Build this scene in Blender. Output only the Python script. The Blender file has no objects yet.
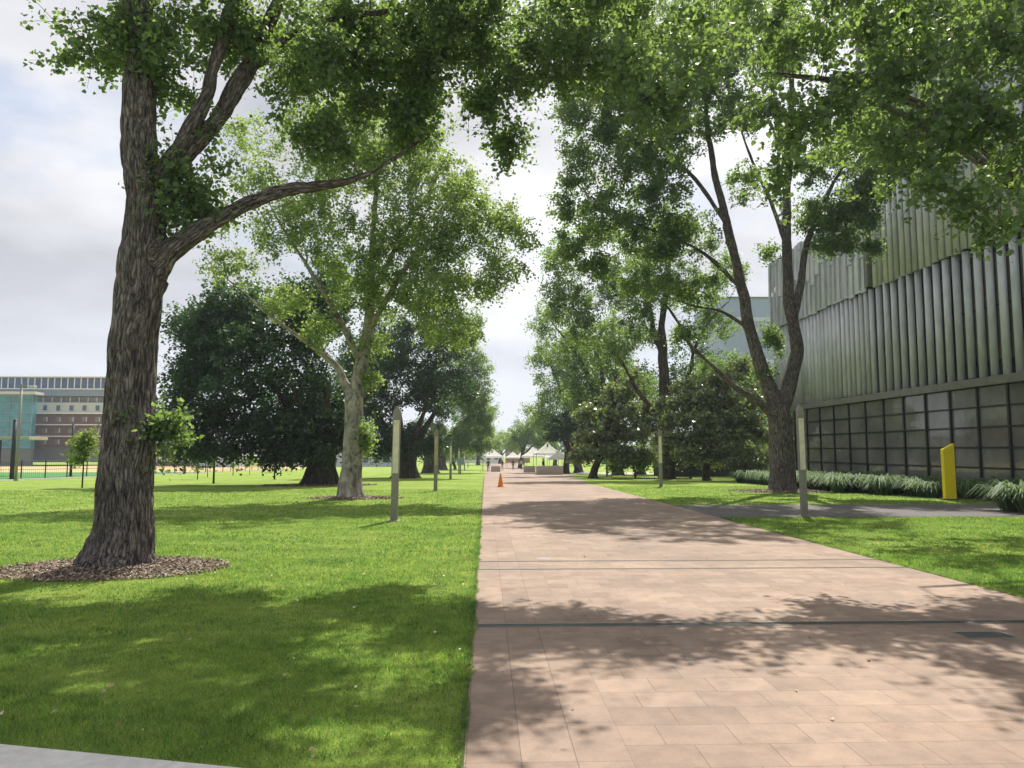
import bpy, bmesh, math, random
import numpy as np
from mathutils import Vector, Matrix, noise as mnoise

random.seed(7)
S = bpy.context.scene
COL = S.collection
F = 750.0
CAM = Vector((0, 0, 1.6))
YAW = math.atan(26 / F)
PITCH = math.atan(72 / F)
FWD = Vector((math.sin(YAW) * math.cos(PITCH), math.cos(YAW) * math.cos(PITCH), math.sin(PITCH)))
RIGHT = Vector((math.cos(YAW), -math.sin(YAW), 0))
UP = RIGHT.cross(FWD)
SUN_DIR = Vector((0.2, 0.62, 1.0)).normalized()


def gz(y):
    return 0.0 if y < 40 else -0.008 * (min(y, 140) - 40)


def P(px, py, D):
    d = FWD * F + RIGHT * (px - 512) + UP * (384 - py)
    return CAM + d * (D / d.y)


def G(px, py):
    d = FWD * F + RIGHT * (px - 512) + UP * (384 - py)
    D = 30.0
    for _ in range(40):
        t = D / d.y
        z = CAM.z + d.z * t
        if d.z >= 0:
            break
        D = 0.5 * D + 0.5 * (gz(D) - CAM.z) / d.z * d.y
    p = CAM + d * (D / d.y)
    p.z = gz(p.y)
    return p


# ------------------------------------------------------------------ objects
def tag(o, label=None, cat=None, group=None, kind=None):
    if label: o['label'] = label
    if cat: o['category'] = cat
    if group: o['group'] = group
    if kind: o['kind'] = kind
    return o


def link(name, me, mats, parent=None, loc=None):
    o = bpy.data.objects.new(name, me)
    COL.objects.link(o)
    if me is not None:
        for m in (mats if isinstance(mats, (list, tuple)) else [mats]):
            me.materials.append(m)
    if parent is not None: o.parent = parent
    if loc is not None: o.location = loc
    return o


def empty(name, loc, label, cat, group=None, rz=0.0):
    o = bpy.data.objects.new(name, None)
    COL.objects.link(o)
    o.empty_display_size = 0.2
    o.location = loc
    o.rotation_euler = (0, 0, rz)
    return tag(o, label, cat, group)


def copy_tree(o, parent=None):
    c = o.copy()
    COL.objects.link(c)
    if parent is not None: c.parent = parent
    for ch in list(o.children):
        copy_tree(ch, c)
    return c


class MB:
    def __init__(self):
        self.v, self.f, self.m = [], [], []
        self.mi = 0

    def add(self, vs, fs):
        b = len(self.v)
        self.v += [tuple(x) for x in vs]
        self.f += [[b + i for i in q] for q in fs]
        self.m += [self.mi] * len(fs)

    def box(self, a, b, M=None):
        x0, y0, z0 = a; x1, y1, z1 = b
        vs = [Vector(p) for p in ((x0,y0,z0),(x1,y0,z0),(x1,y1,z0),(x0,y1,z0),(x0,y0,z1),(x1,y0,z1),(x1,y1,z1),(x0,y1,z1))]
        if M is not None: vs = [M @ p for p in vs]
        self.add(vs, [(0,3,2,1),(4,5,6,7),(0,1,5,4),(1,2,6,5),(2,3,7,6),(3,0,4,7)])

    def tube(self, pts, rad, n=8, caps=True):
        pts = [Vector(p) for p in pts]
        if len(pts) < 2: return
        t = (pts[1] - pts[0]).normalized()
        a = t.cross(Vector((0.31, 0.95, 0.05))).normalized()
        rings = []
        for i, p in enumerate(pts):
            t = (pts[min(i + 1, len(pts) - 1)] - pts[max(i - 1, 0)])
            if t.length < 1e-6: t = Vector((0, 0, 1))
            t.normalize()
            a = (a - t * a.dot(t))
            if a.length < 1e-5: a = t.orthogonal()
            a.normalize()
            b = t.cross(a)
            rings.append([p + (a * math.cos(2*math.pi*k/n) + b * math.sin(2*math.pi*k/n)) * rad[i] for k in range(n)])
        vs = [v for r in rings for v in r]
        fs = []
        for i in range(len(rings) - 1):
            for k in range(n):
                k2 = (k + 1) % n
                fs.append((i*n + k, i*n + k2, (i+1)*n + k2, (i+1)*n + k))
        if caps:
            fs.append(tuple(range(n))[::-1]); fs.append(tuple((len(rings)-1)*n + k for k in range(n)))
        self.add(vs, fs)

    def mesh(self, name, smooth=False):
        me = bpy.data.meshes.new(name)
        me.from_pydata(self.v, [], self.f)
        me.polygons.foreach_set('material_index', self.m)
        if smooth: me.polygons.foreach_set('use_smooth', [True] * len(self.f))
        me.update()
        return me

    def build(self, name, mats, parent=None, smooth=False, loc=None, bevel=0.0):
        me = self.mesh(name, smooth)
        o = link(name, me, mats, parent, loc)
        if bevel:
            md = o.modifiers.new('bevel', 'BEVEL'); md.width = bevel; md.segments = 2; md.limit_method = 'ANGLE'
        return o


def fast_mesh(name, V, T):
    """V (n,3), T (m,k) constant-size polygons."""
    me = bpy.data.meshes.new(name)
    V = np.asarray(V, np.float32); T = np.asarray(T, np.int32)
    k = T.shape[1]
    me.vertices.add(len(V)); me.vertices.foreach_set('co', V.ravel())
    me.loops.add(T.size); me.loops.foreach_set('vertex_index', T.ravel())
    me.polygons.add(len(T))
    me.polygons.foreach_set('loop_start', np.arange(0, T.size, k, dtype=np.int32))
    try: me.polygons.foreach_set('loop_total', np.full(len(T), k, np.int32))
    except Exception: pass
    me.update(calc_edges=True)
    return me


# ------------------------------------------------------------------ materials
def mat(name):
    m = bpy.data.materials.new(name); m.use_nodes = True
    nt = m.node_tree
    for n in list(nt.nodes): nt.nodes.remove(n)
    out = nt.nodes.new('ShaderNodeOutputMaterial')
    return m, nt, out


def N(nt, t, **kw):
    n = nt.nodes.new('ShaderNode' + t)
    for k, v in kw.items():
        if k.startswith('i_'):
            key = k[2:]
            n.inputs[int(key) if key.isdigit() else key.replace('_', ' ')].default_value = v
        else: setattr(n, k, v)
    return n


def ramp(nt, stops, fac=None):
    r = N(nt, 'ValToRGB')
    e = r.color_ramp.elements
    while len(e) < len(stops): e.new(0.5)
    for i, (p, c) in enumerate(stops):
        e[i].position = p; e[i].color = (*c, 1) if len(c) == 3 else c
    if fac is not None: nt.links.new(fac, r.inputs[0])
    return r


def coords(nt, scale=(1, 1, 1), kind='Object'):
    tc = N(nt, 'TexCoord'); mp = N(nt, 'Mapping')
    mp.inputs['Scale'].default_value = scale
    nt.links.new(tc.outputs[kind], mp.inputs[0])
    return mp.outputs[0]


def world_pos(nt, scale=(1, 1, 1)):
    g = N(nt, 'NewGeometry'); mp = N(nt, 'Mapping')
    mp.inputs['Scale'].default_value = scale
    nt.links.new(g.outputs['Position'], mp.inputs[0])
    return mp.outputs[0]


def noise(nt, vec, scale, detail=4, rough=0.6):
    n = N(nt, 'TexNoise'); n.inputs['Scale'].default_value = scale
    n.inputs['Detail'].default_value = detail; n.inputs['Roughness'].default_value = rough
    nt.links.new(vec, n.inputs['Vector'])
    return n


def mixc(nt, a, b, fac, mode='MIX'):
    m = N(nt, 'Mix', data_type='RGBA', blend_type=mode)
    for s, v in ((0, fac), (6, a), (7, b)):
        if hasattr(v, 'is_output') or hasattr(v, 'links'): nt.links.new(v, m.inputs[s])
        elif s == 0: m.inputs[0].default_value = v
        else: m.inputs[s].default_value = (*v, 1)
    return m.outputs[2]


def bump(nt, h, strength=0.5, dist=0.02):
    b = N(nt, 'Bump'); b.inputs['Strength'].default_value = strength; b.inputs['Distance'].default_value = dist
    nt.links.new(h, b.inputs['Height'])
    return b.outputs[0]


def surf(name, col, rough=0.7, var=0.12, scale=6, metal=0.0, bmp=0.15, spec=0.4, pos=True):
    """weathered plain surface: colour with two octaves of uneven dirt"""
    m, nt, out = mat(name)
    v = coords(nt)
    n1 = noise(nt, v, scale, 6); n2 = noise(nt, v, scale * 0.17, 3)
    c1 = tuple(c * (1 - var) for c in col); c2 = tuple(min(1, c * (1 + var)) for c in col)
    r1 = ramp(nt, [(0.3, c1), (0.7, c2)], n1.outputs[0])
    r2 = ramp(nt, [(0.3, (1 - var,) * 3), (0.7, (1, 1, 1))], n2.outputs[0])
    c = mixc(nt, r1.outputs[0], r2.outputs[0], 1.0, 'MULTIPLY')
    p = N(nt, 'BsdfPrincipled'); nt.links.new(c, p.inputs['Base Color'])
    p.inputs['Roughness'].default_value = rough; p.inputs['Metallic'].default_value = metal
    p.inputs['Specular IOR Level'].default_value = spec
    if bmp: nt.links.new(bump(nt, n1.outputs[0], bmp, 0.01), p.inputs['Normal'])
    nt.links.new(p.outputs[0], out.inputs[0])
    return m


def leaf_mat(name, dark, mid, light, trans, tfac=0.45, rough=0.42, spec=0.4, under=None):
    m, nt, out = mat(name)
    g = N(nt, 'NewGeometry')
    r = ramp(nt, [(0.0, dark), (0.55, mid), (1.0, light)], g.outputs['Random Per Island'])
    p = N(nt, 'BsdfPrincipled')
    if under:
        lo = mixc(nt, r.outputs[0], under, .62)
        nt.links.new(mixc(nt, r.outputs[0], lo, g.outputs['Backfacing']), p.inputs['Base Color'])
    else: nt.links.new(r.outputs[0], p.inputs['Base Color'])
    p.inputs['Roughness'].default_value = rough; p.inputs['Specular IOR Level'].default_value = spec
    t = N(nt, 'BsdfTranslucent')
    tr = ramp(nt, [(0.0, tuple(c * 0.7 for c in trans)), (1.0, tuple(min(1, c * 1.25) for c in trans))], g.outputs['Random Per Island'])
    nt.links.new(tr.outputs[0], t.inputs[0])
    mx = N(nt, 'MixShader'); mx.inputs[0].default_value = tfac
    nt.links.new(p.outputs[0], mx.inputs[1]); nt.links.new(t.outputs[0], mx.inputs[2])
    nt.links.new(mx.outputs[0], out.inputs[0])
    return m


def bark_mat(name, dark, light, sx=14, sz=1.6, strength=0.9):
    m, nt, out = mat(name)
    at = N(nt, 'Attribute', attribute_name='bark_co'); mp_ = N(nt, 'Mapping'); mp_.inputs['Scale'].default_value = (sx, sx, sz)
    nt.links.new(at.outputs['Vector'], mp_.inputs[0]); v = mp_.outputs[0]
    n1 = noise(nt, v, 1.0, 6, 0.65); n1.inputs['Distortion'].default_value = 0.6
    v2 = coords(nt, (1, 1, 1))
    n2 = noise(nt, v2, 1.3, 4)
    n3 = noise(nt, v2, 38, 3)
    r = ramp(nt, [(0.36, tuple(c * 0.35 for c in dark)), (0.48, dark), (0.62, light)], n1.outputs[0])
    mp2 = N(nt, 'Mapping'); mp2.inputs['Scale'].default_value = (sx * .8, sx * .8, sz * .62)
    nz = noise(nt, at.outputs['Vector'], 7, 3); wv = N(nt, 'VectorMath', operation='MULTIPLY_ADD'); nt.links.new(nz.outputs['Color'], wv.inputs[0]); wv.inputs[1].default_value = (.09, .09, .16); nt.links.new(at.outputs['Vector'], wv.inputs[2])
    nt.links.new(wv.outputs[0], mp2.inputs[0])
    vor = N(nt, 'TexVoronoi', feature='DISTANCE_TO_EDGE'); vor.inputs['Scale'].default_value = 1; nt.links.new(mp2.outputs[0], vor.inputs['Vector'])
    fis = ramp(nt, [(0.0, (.52, .51, .51)), (.09, (.88, .87, .87)), (.24, (1.06, 1.05, 1.05))], vor.outputs[0])
    r2 = ramp(nt, [(0.35, (0.7, 0.68, 0.66)), (0.7, (1.1, 1.08, 1.05))], n2.outputs[0])
    c = mixc(nt, r.outputs[0], r2.outputs[0], 1.0, 'MULTIPLY'); c = mixc(nt, c, fis.outputs[0], min(1.0, strength), 'MULTIPLY')
    p = N(nt, 'BsdfPrincipled'); nt.links.new(c, p.inputs['Base Color'])
    p.inputs['Roughness'].default_value = 0.85; p.inputs['Specular IOR Level'].default_value = 0.25
    h = N(nt, 'Math', operation='MULTIPLY_ADD'); nt.links.new(n3.outputs[0], h.inputs[0]); h.inputs[1].default_value = 0.25
    h0 = N(nt, 'Math', operation='ADD'); nt.links.new(n1.outputs[0], h0.inputs[0]); nt.links.new(fis.outputs[0], h0.inputs[1]); nt.links.new(h0.outputs[0], h.inputs[2])
    nt.links.new(bump(nt, h.outputs[0], strength, 0.04), p.inputs['Normal'])
    nt.links.new(p.outputs[0], out.inputs[0])
    return m


M = {}
M['bark'] = bark_mat('furrowed_bark', (0.15, 0.133, 0.13), (0.32, 0.29, 0.28), 24, 4.5, 1.0)
M['bark_pale'] = bark_mat('pale_bark', (0.30, 0.285, 0.25), (0.46, 0.435, 0.38), 5, 2.5, 0.4)
M['bark_dark'] = bark_mat('dark_bark', (0.075, 0.064, 0.058), (0.15, 0.13, 0.118), 8, 1.5, 0.7)
M['leaf_poplar'] = leaf_mat('poplar_leaf', (0.045, 0.083, 0.052), (0.068, 0.12, 0.068), (0.105, 0.16, 0.09), (0.30, 0.45, 0.09), 0.53, 0.45, 0.5, (.145, .19, .145))
M['leaf_poplar_light'] = leaf_mat('light_leaf', (0.08, 0.125, 0.06), (0.115, 0.17, 0.075), (0.17, 0.23, 0.11), (0.40, 0.56, 0.10), 0.50, 0.45, 0.45, (.19, .23, .15))
M['leaf_fig'] = leaf_mat('fig_leaf', (0.02, 0.042, 0.028), (0.028, 0.06, 0.036), (0.045, 0.10, 0.045), (0.12, 0.27, 0.04), 0.26, 0.42, 0.4, (.05, .062, .05))
M['leaf_green'] = leaf_mat('green_leaf', (0.042, 0.078, 0.042), (0.065, 0.115, 0.052), (0.10, 0.16, 0.065), (0.30, 0.46, 0.075), 0.52, 0.45, 0.45, (.12, .16, .11))
M['leaf_olive'] = leaf_mat('olive_leaf', (0.06, 0.08, 0.048), (0.12, 0.14, 0.08), (0.38, 0.38, 0.27), (0.30, 0.40, 0.10), 0.42, 0.30, 0.9)  # palest leaves carry sunlit flecks and sky glints in their colour
M['leaf_sapling'] = leaf_mat('sapling_leaf', (0.09, 0.14, 0.035), (0.14, 0.21, 0.05), (0.22, 0.29, 0.08), (0.36, 0.50, 0.07), 0.48)
M['strap'] = leaf_mat('strap_leaf', (0.06, 0.105, 0.055), (0.11, 0.17, 0.085), (0.19, 0.25, 0.15), (0.20, 0.31, 0.10), 0.36, 0.6, 0.15)


def lawn_mat():
    m, nt, out = mat('lawn')
    v = world_pos(nt)
    n1 = noise(nt, v, 0.35, 5); n2 = noise(nt, v, 3.0, 6); n3 = noise(nt, v, 60, 3); n4 = noise(nt, v, 220, 2)
    base = ramp(nt, [(0.3, (0.19, 0.295, 0.05)), (0.5, (0.265, 0.375, 0.066)), (0.7, (0.37, 0.45, 0.10))], n1.outputs[0])
    r2 = ramp(nt, [(0.35, (0.7, 0.75, 0.7)), (0.65, (1.1, 1.08, 1.0))], n2.outputs[0])
    c = mixc(nt, base.outputs[0], r2.outputs[0], 1, 'MULTIPLY')
    r3 = ramp(nt, [(0.3, (0.5, 0.5, 0.5)), (0.6, (1.12, 1.12, 1.1))], n3.outputs[0])
    c = mixc(nt, c, r3.outputs[0], 0.8, 'MULTIPLY')
    dry = ramp(nt, [(0.64, (0, 0, 0)), (0.76, (1, 1, 1))], n2.outputs[0])
    c = mixc(nt, c, (0.20, 0.17, 0.07), dry.outputs[0])
    p = N(nt, 'BsdfPrincipled'); nt.links.new(c, p.inputs['Base Color'])
    p.inputs['Roughness'].default_value = 0.9; p.inputs['Specular IOR Level'].default_value = 0.15
    a = N(nt, 'Math', operation='ADD'); nt.links.new(n3.outputs[0], a.inputs[0]); nt.links.new(n4.outputs[0], a.inputs[1])
    nt.links.new(bump(nt, a.outputs[0], 0.8, 0.03), p.inputs['Normal'])
    nt.links.new(p.outputs[0], out.inputs[0])
    return m


def paver_mat():
    """left band of three columns laid along the walk, the rest in running bond across it"""
    m, nt, out = mat('pink_pavers')
    g = N(nt, 'NewGeometry')
    sep = N(nt, 'SeparateXYZ'); nt.links.new(g.outputs['Position'], sep.inputs[0])

    def brick(rot, bw, bh, off, shift):
        mp = N(nt, 'Mapping'); mp.inputs['Rotation'].default_value = (0, 0, rot); mp.inputs['Location'].default_value = shift
        nt.links.new(g.outputs['Position'], mp.inputs[0])
        b = N(nt, 'TexBrick'); b.offset = off; b.inputs['Scale'].default_value = 1
        b.inputs['Brick Width'].default_value = bw; b.inputs['Row Height'].default_value = bh
        b.inputs['Mortar Size'].default_value = 0.0026; b.inputs['Mortar Smooth'].default_value = 0.3
        b.inputs['Color1'].default_value = (0.275, 0.203, 0.158, 1); b.inputs['Color2'].default_value = (0.345, 0.259, 0.204, 1)
        b.inputs['Mortar'].default_value = (0.15, 0.115, 0.093, 1)
        nt.links.new(mp.outputs[0], b.inputs['Vector'])
        return b
    A = brick(0, 0.42, 0.31, 0.37, (0.1, 0.05, 0))
    B = brick(math.pi / 2, 0.58, 0.292, 0.0, (0.02, 0.10, 0))
    lt = N(nt, 'Math', operation='LESS_THAN'); nt.links.new(sep.outputs[0], lt.inputs[0]); lt.inputs[1].default_value = 0.776
    c = mixc(nt, A.outputs[0], B.outputs[0], lt.outputs[0])
    fac = N(nt, 'Mix', data_type='FLOAT')
    nt.links.new(lt.outputs[0], fac.inputs[0]); nt.links.new(A.outputs[1], fac.inputs[2]); nt.links.new(B.outputs[1], fac.inputs[3])
    v = world_pos(nt)
    n1 = noise(nt, v, 0.5, 6); n2 = noise(nt, v, 5, 6); n3 = noise(nt, v, 160, 3); n4 = noise(nt, v, 1.7, 5)
    r1 = ramp(nt, [(0.32, (0.74, 0.735, 0.75)), (0.62, (1.10, 1.07, 1.03))], n1.outputs[0])
    c = mixc(nt, c, r1.outputs[0], 1, 'MULTIPLY')
    r2 = ramp(nt, [(0.34, (0.78, 0.77, 0.77)), (0.6, (1.06, 1.05, 1.04))], n2.outputs[0])
    c = mixc(nt, c, r2.outputs[0], 1, 'MULTIPLY')
    r3 = ramp(nt, [(0.3, (0.78, 0.78, 0.78)), (0.65, (1.08, 1.08, 1.08))], n3.outputs[0])
    c = mixc(nt, c, r3.outputs[0], 0.7, 'MULTIPLY')
    # dark drip stains and pale spots
    st = ramp(nt, [(0.56, (1, 1, 1)), (0.70, (0.66, 0.63, 0.62))], n4.outputs[0])
    c = mixc(nt, c, st.outputs[0], 0.8, 'MULTIPLY')
    vo = N(nt, 'TexVoronoi'); vo.inputs['Scale'].default_value = 2.6; nt.links.new(v, vo.inputs['Vector'])
    gum = ramp(nt, [(0.045, (0.45, 0.42, 0.42)), (0.06, (1, 1, 1))], vo.outputs[0])
    c = mixc(nt, c, gum.outputs[0], 0.55, 'MULTIPLY')
    p = N(nt, 'BsdfPrincipled'); nt.links.new(c, p.inputs['Base Color'])
    rr = ramp(nt, [(0.3, (0.62,) * 3), (0.7, (0.82,) * 3)], n2.outputs[0]); nt.links.new(rr.outputs[0], p.inputs['Roughness'])
    p.inputs['Specular IOR Level'].default_value = 0.3
    inv = N(nt, 'Math', operation='MULTIPLY_ADD'); nt.links.new(fac.outputs[0], inv.inputs[0]); inv.inputs[1].default_value = -1.0
    nt.links.new(n3.outputs[0], inv.inputs[2])
    nt.links.new(bump(nt, inv.outputs[0], 0.35, 0.004), p.inputs['Normal'])
    nt.links.new(p.outputs[0], out.inputs[0])
    return m


def glass_mat(name, col, rough=0.06, spec=0.7):
    m, nt, out = mat(name)
    v = coords(nt)
    n = noise(nt, v, 0.6, 3); n2 = noise(nt, v, 2.5, 2)
    r = ramp(nt, [(0.35, tuple(c * 0.75 for c in col)), (0.65, tuple(c * 1.2 for c in col))], n.outputs[0])
    p = N(nt, 'BsdfPrincipled'); nt.links.new(r.outputs[0], p.inputs['Base Color'])
    p.inputs['Roughness'].default_value = rough; p.inputs['Specular IOR Level'].default_value = spec
    nt.links.new(bump(nt, n2.outputs[0], 0.04, 0.05), p.inputs['Normal'])
    nt.links.new(p.outputs[0], out.inputs[0])
    return m


def fin_mat():
    m, nt, out = mat('galvanised_fin')
    v = coords(nt, (1, 1, 0.25)); g = N(nt, 'NewGeometry')
    n1 = noise(nt, v, 3.5, 6); n2 = noise(nt, coords(nt), 0.35, 3)
    r0 = ramp(nt, [(0, (0.50, 0.50, 0.55)), (1, (0.70, 0.70, 0.76))], g.outputs['Random Per Island'])
    r1 = ramp(nt, [(0.3, (0.74, 0.75, 0.74)), (0.7, (1.05, 1.05, 1.05))], n1.outputs[0])
    c = mixc(nt, r0.outputs[0], r1.outputs[0], 1, 'MULTIPLY')
    r2 = ramp(nt, [(0.35, (0.85, 0.88, 0.84)), (0.65, (1.05, 1.05, 1.08))], n2.outputs[0])
    c = mixc(nt, c, r2.outputs[0], 1, 'MULTIPLY')
    p = N(nt, 'BsdfPrincipled'); nt.links.new(c, p.inputs['Base Color'])
    p.inputs['Roughness'].default_value = 0.5; p.inputs['Metallic'].default_value = 0.05
    nt.links.new(bump(nt, n1.outputs[0], 0.08, 0.02), p.inputs['Normal'])
    nt.links.new(p.outputs[0], out.inputs[0])
    return m


def blade_mat():
    m, nt, out = mat('grass_blade')
    g = N(nt, 'NewGeometry'); v = world_pos(nt)
    r = ramp(nt, [(0, (0.062, 0.138, 0.04)), (.5, (0.115, 0.212, 0.056)), (.88, (0.215, 0.30, 0.09)), (1, (.33, .31, .16))], g.outputs['Random Per Island'])
    n1 = noise(nt, v, 1.1, 5, .65); n2 = noise(nt, v, 5.5, 4, .65)
    p1 = ramp(nt, [(.32, (.58, .66, .66)), (.5, (.95, .97, .95)), (.68, (1.32, 1.14, 1.0))], n1.outputs[0])
    p2 = ramp(nt, [(.34, (.48, .54, .52)), (.52, (1, 1, 1)), (.68, (1.3, 1.12, 1.0)), (.76, (1.5, 1.1, 1.2))], n2.outputs[0])
    c = mixc(nt, r.outputs[0], p1.outputs[0], 1, 'MULTIPLY'); c = mixc(nt, c, p2.outputs[0], 1, 'MULTIPLY')
    n3 = noise(nt, v, 2.3, 4, .7); n3.inputs['Distortion'].default_value = .5
    wr = ramp(nt, [(.62, (0, 0, 0)), (.72, (.85, .85, .85))], n3.outputs[0]); c = mixc(nt, c, (.22, .17, .085), wr.outputs[0])
    n4 = noise(nt, v, 3.4, 3, .6); cl = ramp(nt, [(.60, (0, 0, 0)), (.66, (.7, .7, .7))], n4.outputs[0]); c = mixc(nt, c, (.05, .13, .04), cl.outputs[0])
    p = N(nt, 'BsdfPrincipled'); nt.links.new(c, p.inputs['Base Color']); p.inputs['Roughness'].default_value = .5; p.inputs['Specular IOR Level'].default_value = .25
    t = N(nt, 'BsdfTranslucent'); tc2 = mixc(nt, c, (2.35, 2.5, 1.5), 1, 'MULTIPLY'); nt.links.new(tc2, t.inputs[0])
    mx = N(nt, 'MixShader'); mx.inputs[0].default_value = .52
    nt.links.new(p.outputs[0], mx.inputs[1]); nt.links.new(t.outputs[0], mx.inputs[2]); nt.links.new(mx.outputs[0], out.inputs[0])
    return m


M['blade'] = blade_mat()
M['lawn'] = lawn_mat()
M['pavers'] = paver_mat()
M['fin'] = fin_mat()
M['glass_dark'] = glass_mat('dark_glass', (0.18, 0.176, 0.155), 0.05, 0.5)
M['glass_teal'] = glass_mat('teal_glass', (0.05, 0.26, 0.30), 0.1, 0.6)
M['glass_blue'] = glass_mat('blue_glass', (0.06, 0.10, 0.19), 0.1, 0.6)
M['mullion'] = surf('dark_mullion', (0.018, 0.02, 0.02), 0.45, 0.1, 10, 0.0, 0)
M['band'] = surf('grey_band', (0.20, 0.20, 0.17), 0.7, 0.15, 3)
M['wall_grey'] = surf('grey_wall', (0.17, 0.18, 0.17), 0.8, 0.1, 2)
M['concrete'] = surf('pale_concrete', (0.46, 0.42, 0.37), 0.85, 0.12, 8, 0, 0.3)
M['concrete_grey'] = surf('grey_concrete', (0.13, 0.12, 0.115), 0.85, 0.18, 3, 0, 0.3)
M['concrete_kerb'] = surf('kerb_concrete', (0.60, 0.58, 0.55), 0.85, 0.12, 14, 0, 0.4)
M['planter'] = surf('planter_concrete', (0.50, 0.46, 0.41), 0.8, 0.1, 5, 0, 0.2)
M['white'] = surf('white_paint', (0.78, 0.78, 0.77), 0.6, 0.04, 4, 0, 0)
M['brick'] = surf('brown_brick', (0.15, 0.085, 0.072), 0.9, 0.2, 2.5)
M['pale_band'] = surf('pale_render', (0.52, 0.56, 0.52), 0.8, 0.06, 2)
M['blue_band'] = surf('blue_grey_band', (0.22, 0.28, 0.36), 0.7, 0.05, 2)
M['lilac_wall'] = surf('pale_blue_wall', (0.55, 0.58, 0.68), 0.8, 0.06, 1)
M['tower_wall'] = surf('tower_cladding', (0.33, 0.38, 0.54), 0.6, 0.05, 1)
M['black'] = surf('black_metal', (0.018, 0.019, 0.021), 0.5, 0.1, 8, 0, 0)
M['grey_metal'] = surf('grey_metal', (0.28, 0.265, 0.23), 0.5, 0.12, 6, 0.3, 0.05)
M['post_pale'] = surf('pale_timber', (0.84, 0.77, 0.62), 0.6, 0.14, 7, 0, 0.1)
M['post_rust'] = surf('weathered_timber', (0.55, 0.43, 0.33), 0.7, 0.2, 7, 0, 0.1)
M['yellow'] = surf('yellow_paint', (0.86, 0.68, 0.02), 0.45, 0.05, 3, 0, 0)
M['orange'] = surf('orange_plastic', (0.90, 0.27, 0.025), 0.5, 0.05, 5, 0, 0)
M['sand'] = surf('sandy_soil', (0.52, 0.40, 0.18), 0.95, 0.2, 0.08, 0, 0.3)
M['turf'] = surf('green_turf', (0.055, 0.22, 0.05), 0.95, 0.12, 0.3, 0, 0.2)
M['soil'] = surf('mulch_soil', (0.115, 0.08, 0.058), 0.95, 0.35, 14, 0, 0.9)
M['dark_wall'] = surf('dark_wall', (0.04, 0.045, 0.055), 0.8, 0.1, 3)
M['skin'] = surf('skin', (0.45, 0.28, 0.2), 0.6, 0.05, 6, 0, 0)
M['hair'] = surf('dark_hair', (0.02, 0.015, 0.012), 0.6, 0.1, 20, 0, 0)
M['cloth_dark'] = surf('dark_cloth', (0.03, 0.03, 0.045), 0.9, 0.1, 10, 0, 0)
M['cloth_purple'] = surf('plum_cloth', (0.10, 0.04, 0.08), 0.9, 0.1, 10, 0, 0)
M['cloth_light'] = surf('pale_cloth', (0.5, 0.48, 0.46), 0.9, 0.1, 10, 0, 0)
M['iron'] = surf('drain_iron', (0.10, 0.098, 0.092), 0.6, 0.25, 12, 0.4, 0.2)
M['terracotta'] = surf('terracotta_roof', (0.42, 0.2, 0.11), 0.9, 0.15, 1)


def chip_mat():
    m, nt, out = mat('wood_chip')
    g = N(nt, 'NewGeometry')
    r = ramp(nt, [(0, (0.07, 0.046, 0.034)), (0.45, (0.19, 0.135, 0.098)), (0.8, (0.37, 0.285, 0.215)), (1, (0.54, 0.46, 0.37))], g.outputs['Random Per Island'])
    p = N(nt, 'BsdfPrincipled'); nt.links.new(r.outputs[0], p.inputs['Base Color']); p.inputs['Roughness'].default_value = 0.85
    nt.links.new(p.outputs[0], out.inputs[0])
    return m


def fallen_mat():
    m, nt, out = mat('fallen_leaf')
    g = N(nt, 'NewGeometry')
    r = ramp(nt, [(0, (0.14, 0.09, 0.05)), (0.5, (0.32, 0.26, 0.13)), (1, (0.50, 0.48, 0.36))], g.outputs['Random Per Island'])
    p = N(nt, 'BsdfPrincipled'); nt.links.new(r.outputs[0], p.inputs['Base Color']); p.inputs['Roughness'].default_value = 0.6
    nt.links.new(p.outputs[0], out.inputs[0])
    return m


def fabric_mat():
    m, nt, out = mat('tent_fabric')
    v = coords(nt); n = noise(nt, v, 2, 3)
    r = ramp(nt, [(0.3, (0.80, 0.81, 0.82)), (0.7, (0.88, 0.88, 0.87))], n.outputs[0])
    d = N(nt, 'BsdfDiffuse'); t = N(nt, 'BsdfTranslucent'); mx = N(nt, 'MixShader'); mx.inputs[0].default_value = 0.5
    nt.links.new(r.outputs[0], d.inputs[0]); nt.links.new(r.outputs[0], t.inputs[0])
    nt.links.new(d.outputs[0], mx.inputs[1]); nt.links.new(t.outputs[0], mx.inputs[2]); nt.links.new(mx.outputs[0], out.inputs[0])
    return m


M['chip'] = chip_mat(); M['fallen'] = fallen_mat(); M['fabric'] = fabric_mat()


# ------------------------------------------------------------------ ground
def sheet(name, polys_x, z, m, ys, kind='structure'):
    """strip sheet following the ground profile; polys_x(y) -> (x0, x1)"""
    mb = MB()
    for i in range(len(ys) - 1):
        y0, y1 = ys[i], ys[i + 1]
        a0, b0 = polys_x(y0); a1, b1 = polys_x(y1)
        mb.add([(a0, y0, gz(y0) + z), (b0, y0, gz(y0) + z), (b1, y1, gz(y1) + z), (a1, y1, gz(y1) + z)], [(0, 1, 2, 3)])
    o = mb.build(name, m)
    return tag(o, kind=kind)


sheet('lawn', lambda y: (-700, 700), 0.0, M['lawn'], [-80, 40, 140, 1600])


def path_x(y):
    r = 6.05 if y < 42 else (6.05 + (y - 42) * 0.066 if y < 76 else min(8.3 + (y - 76) * 0.02, 9))
    return (-0.11, r)


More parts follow.
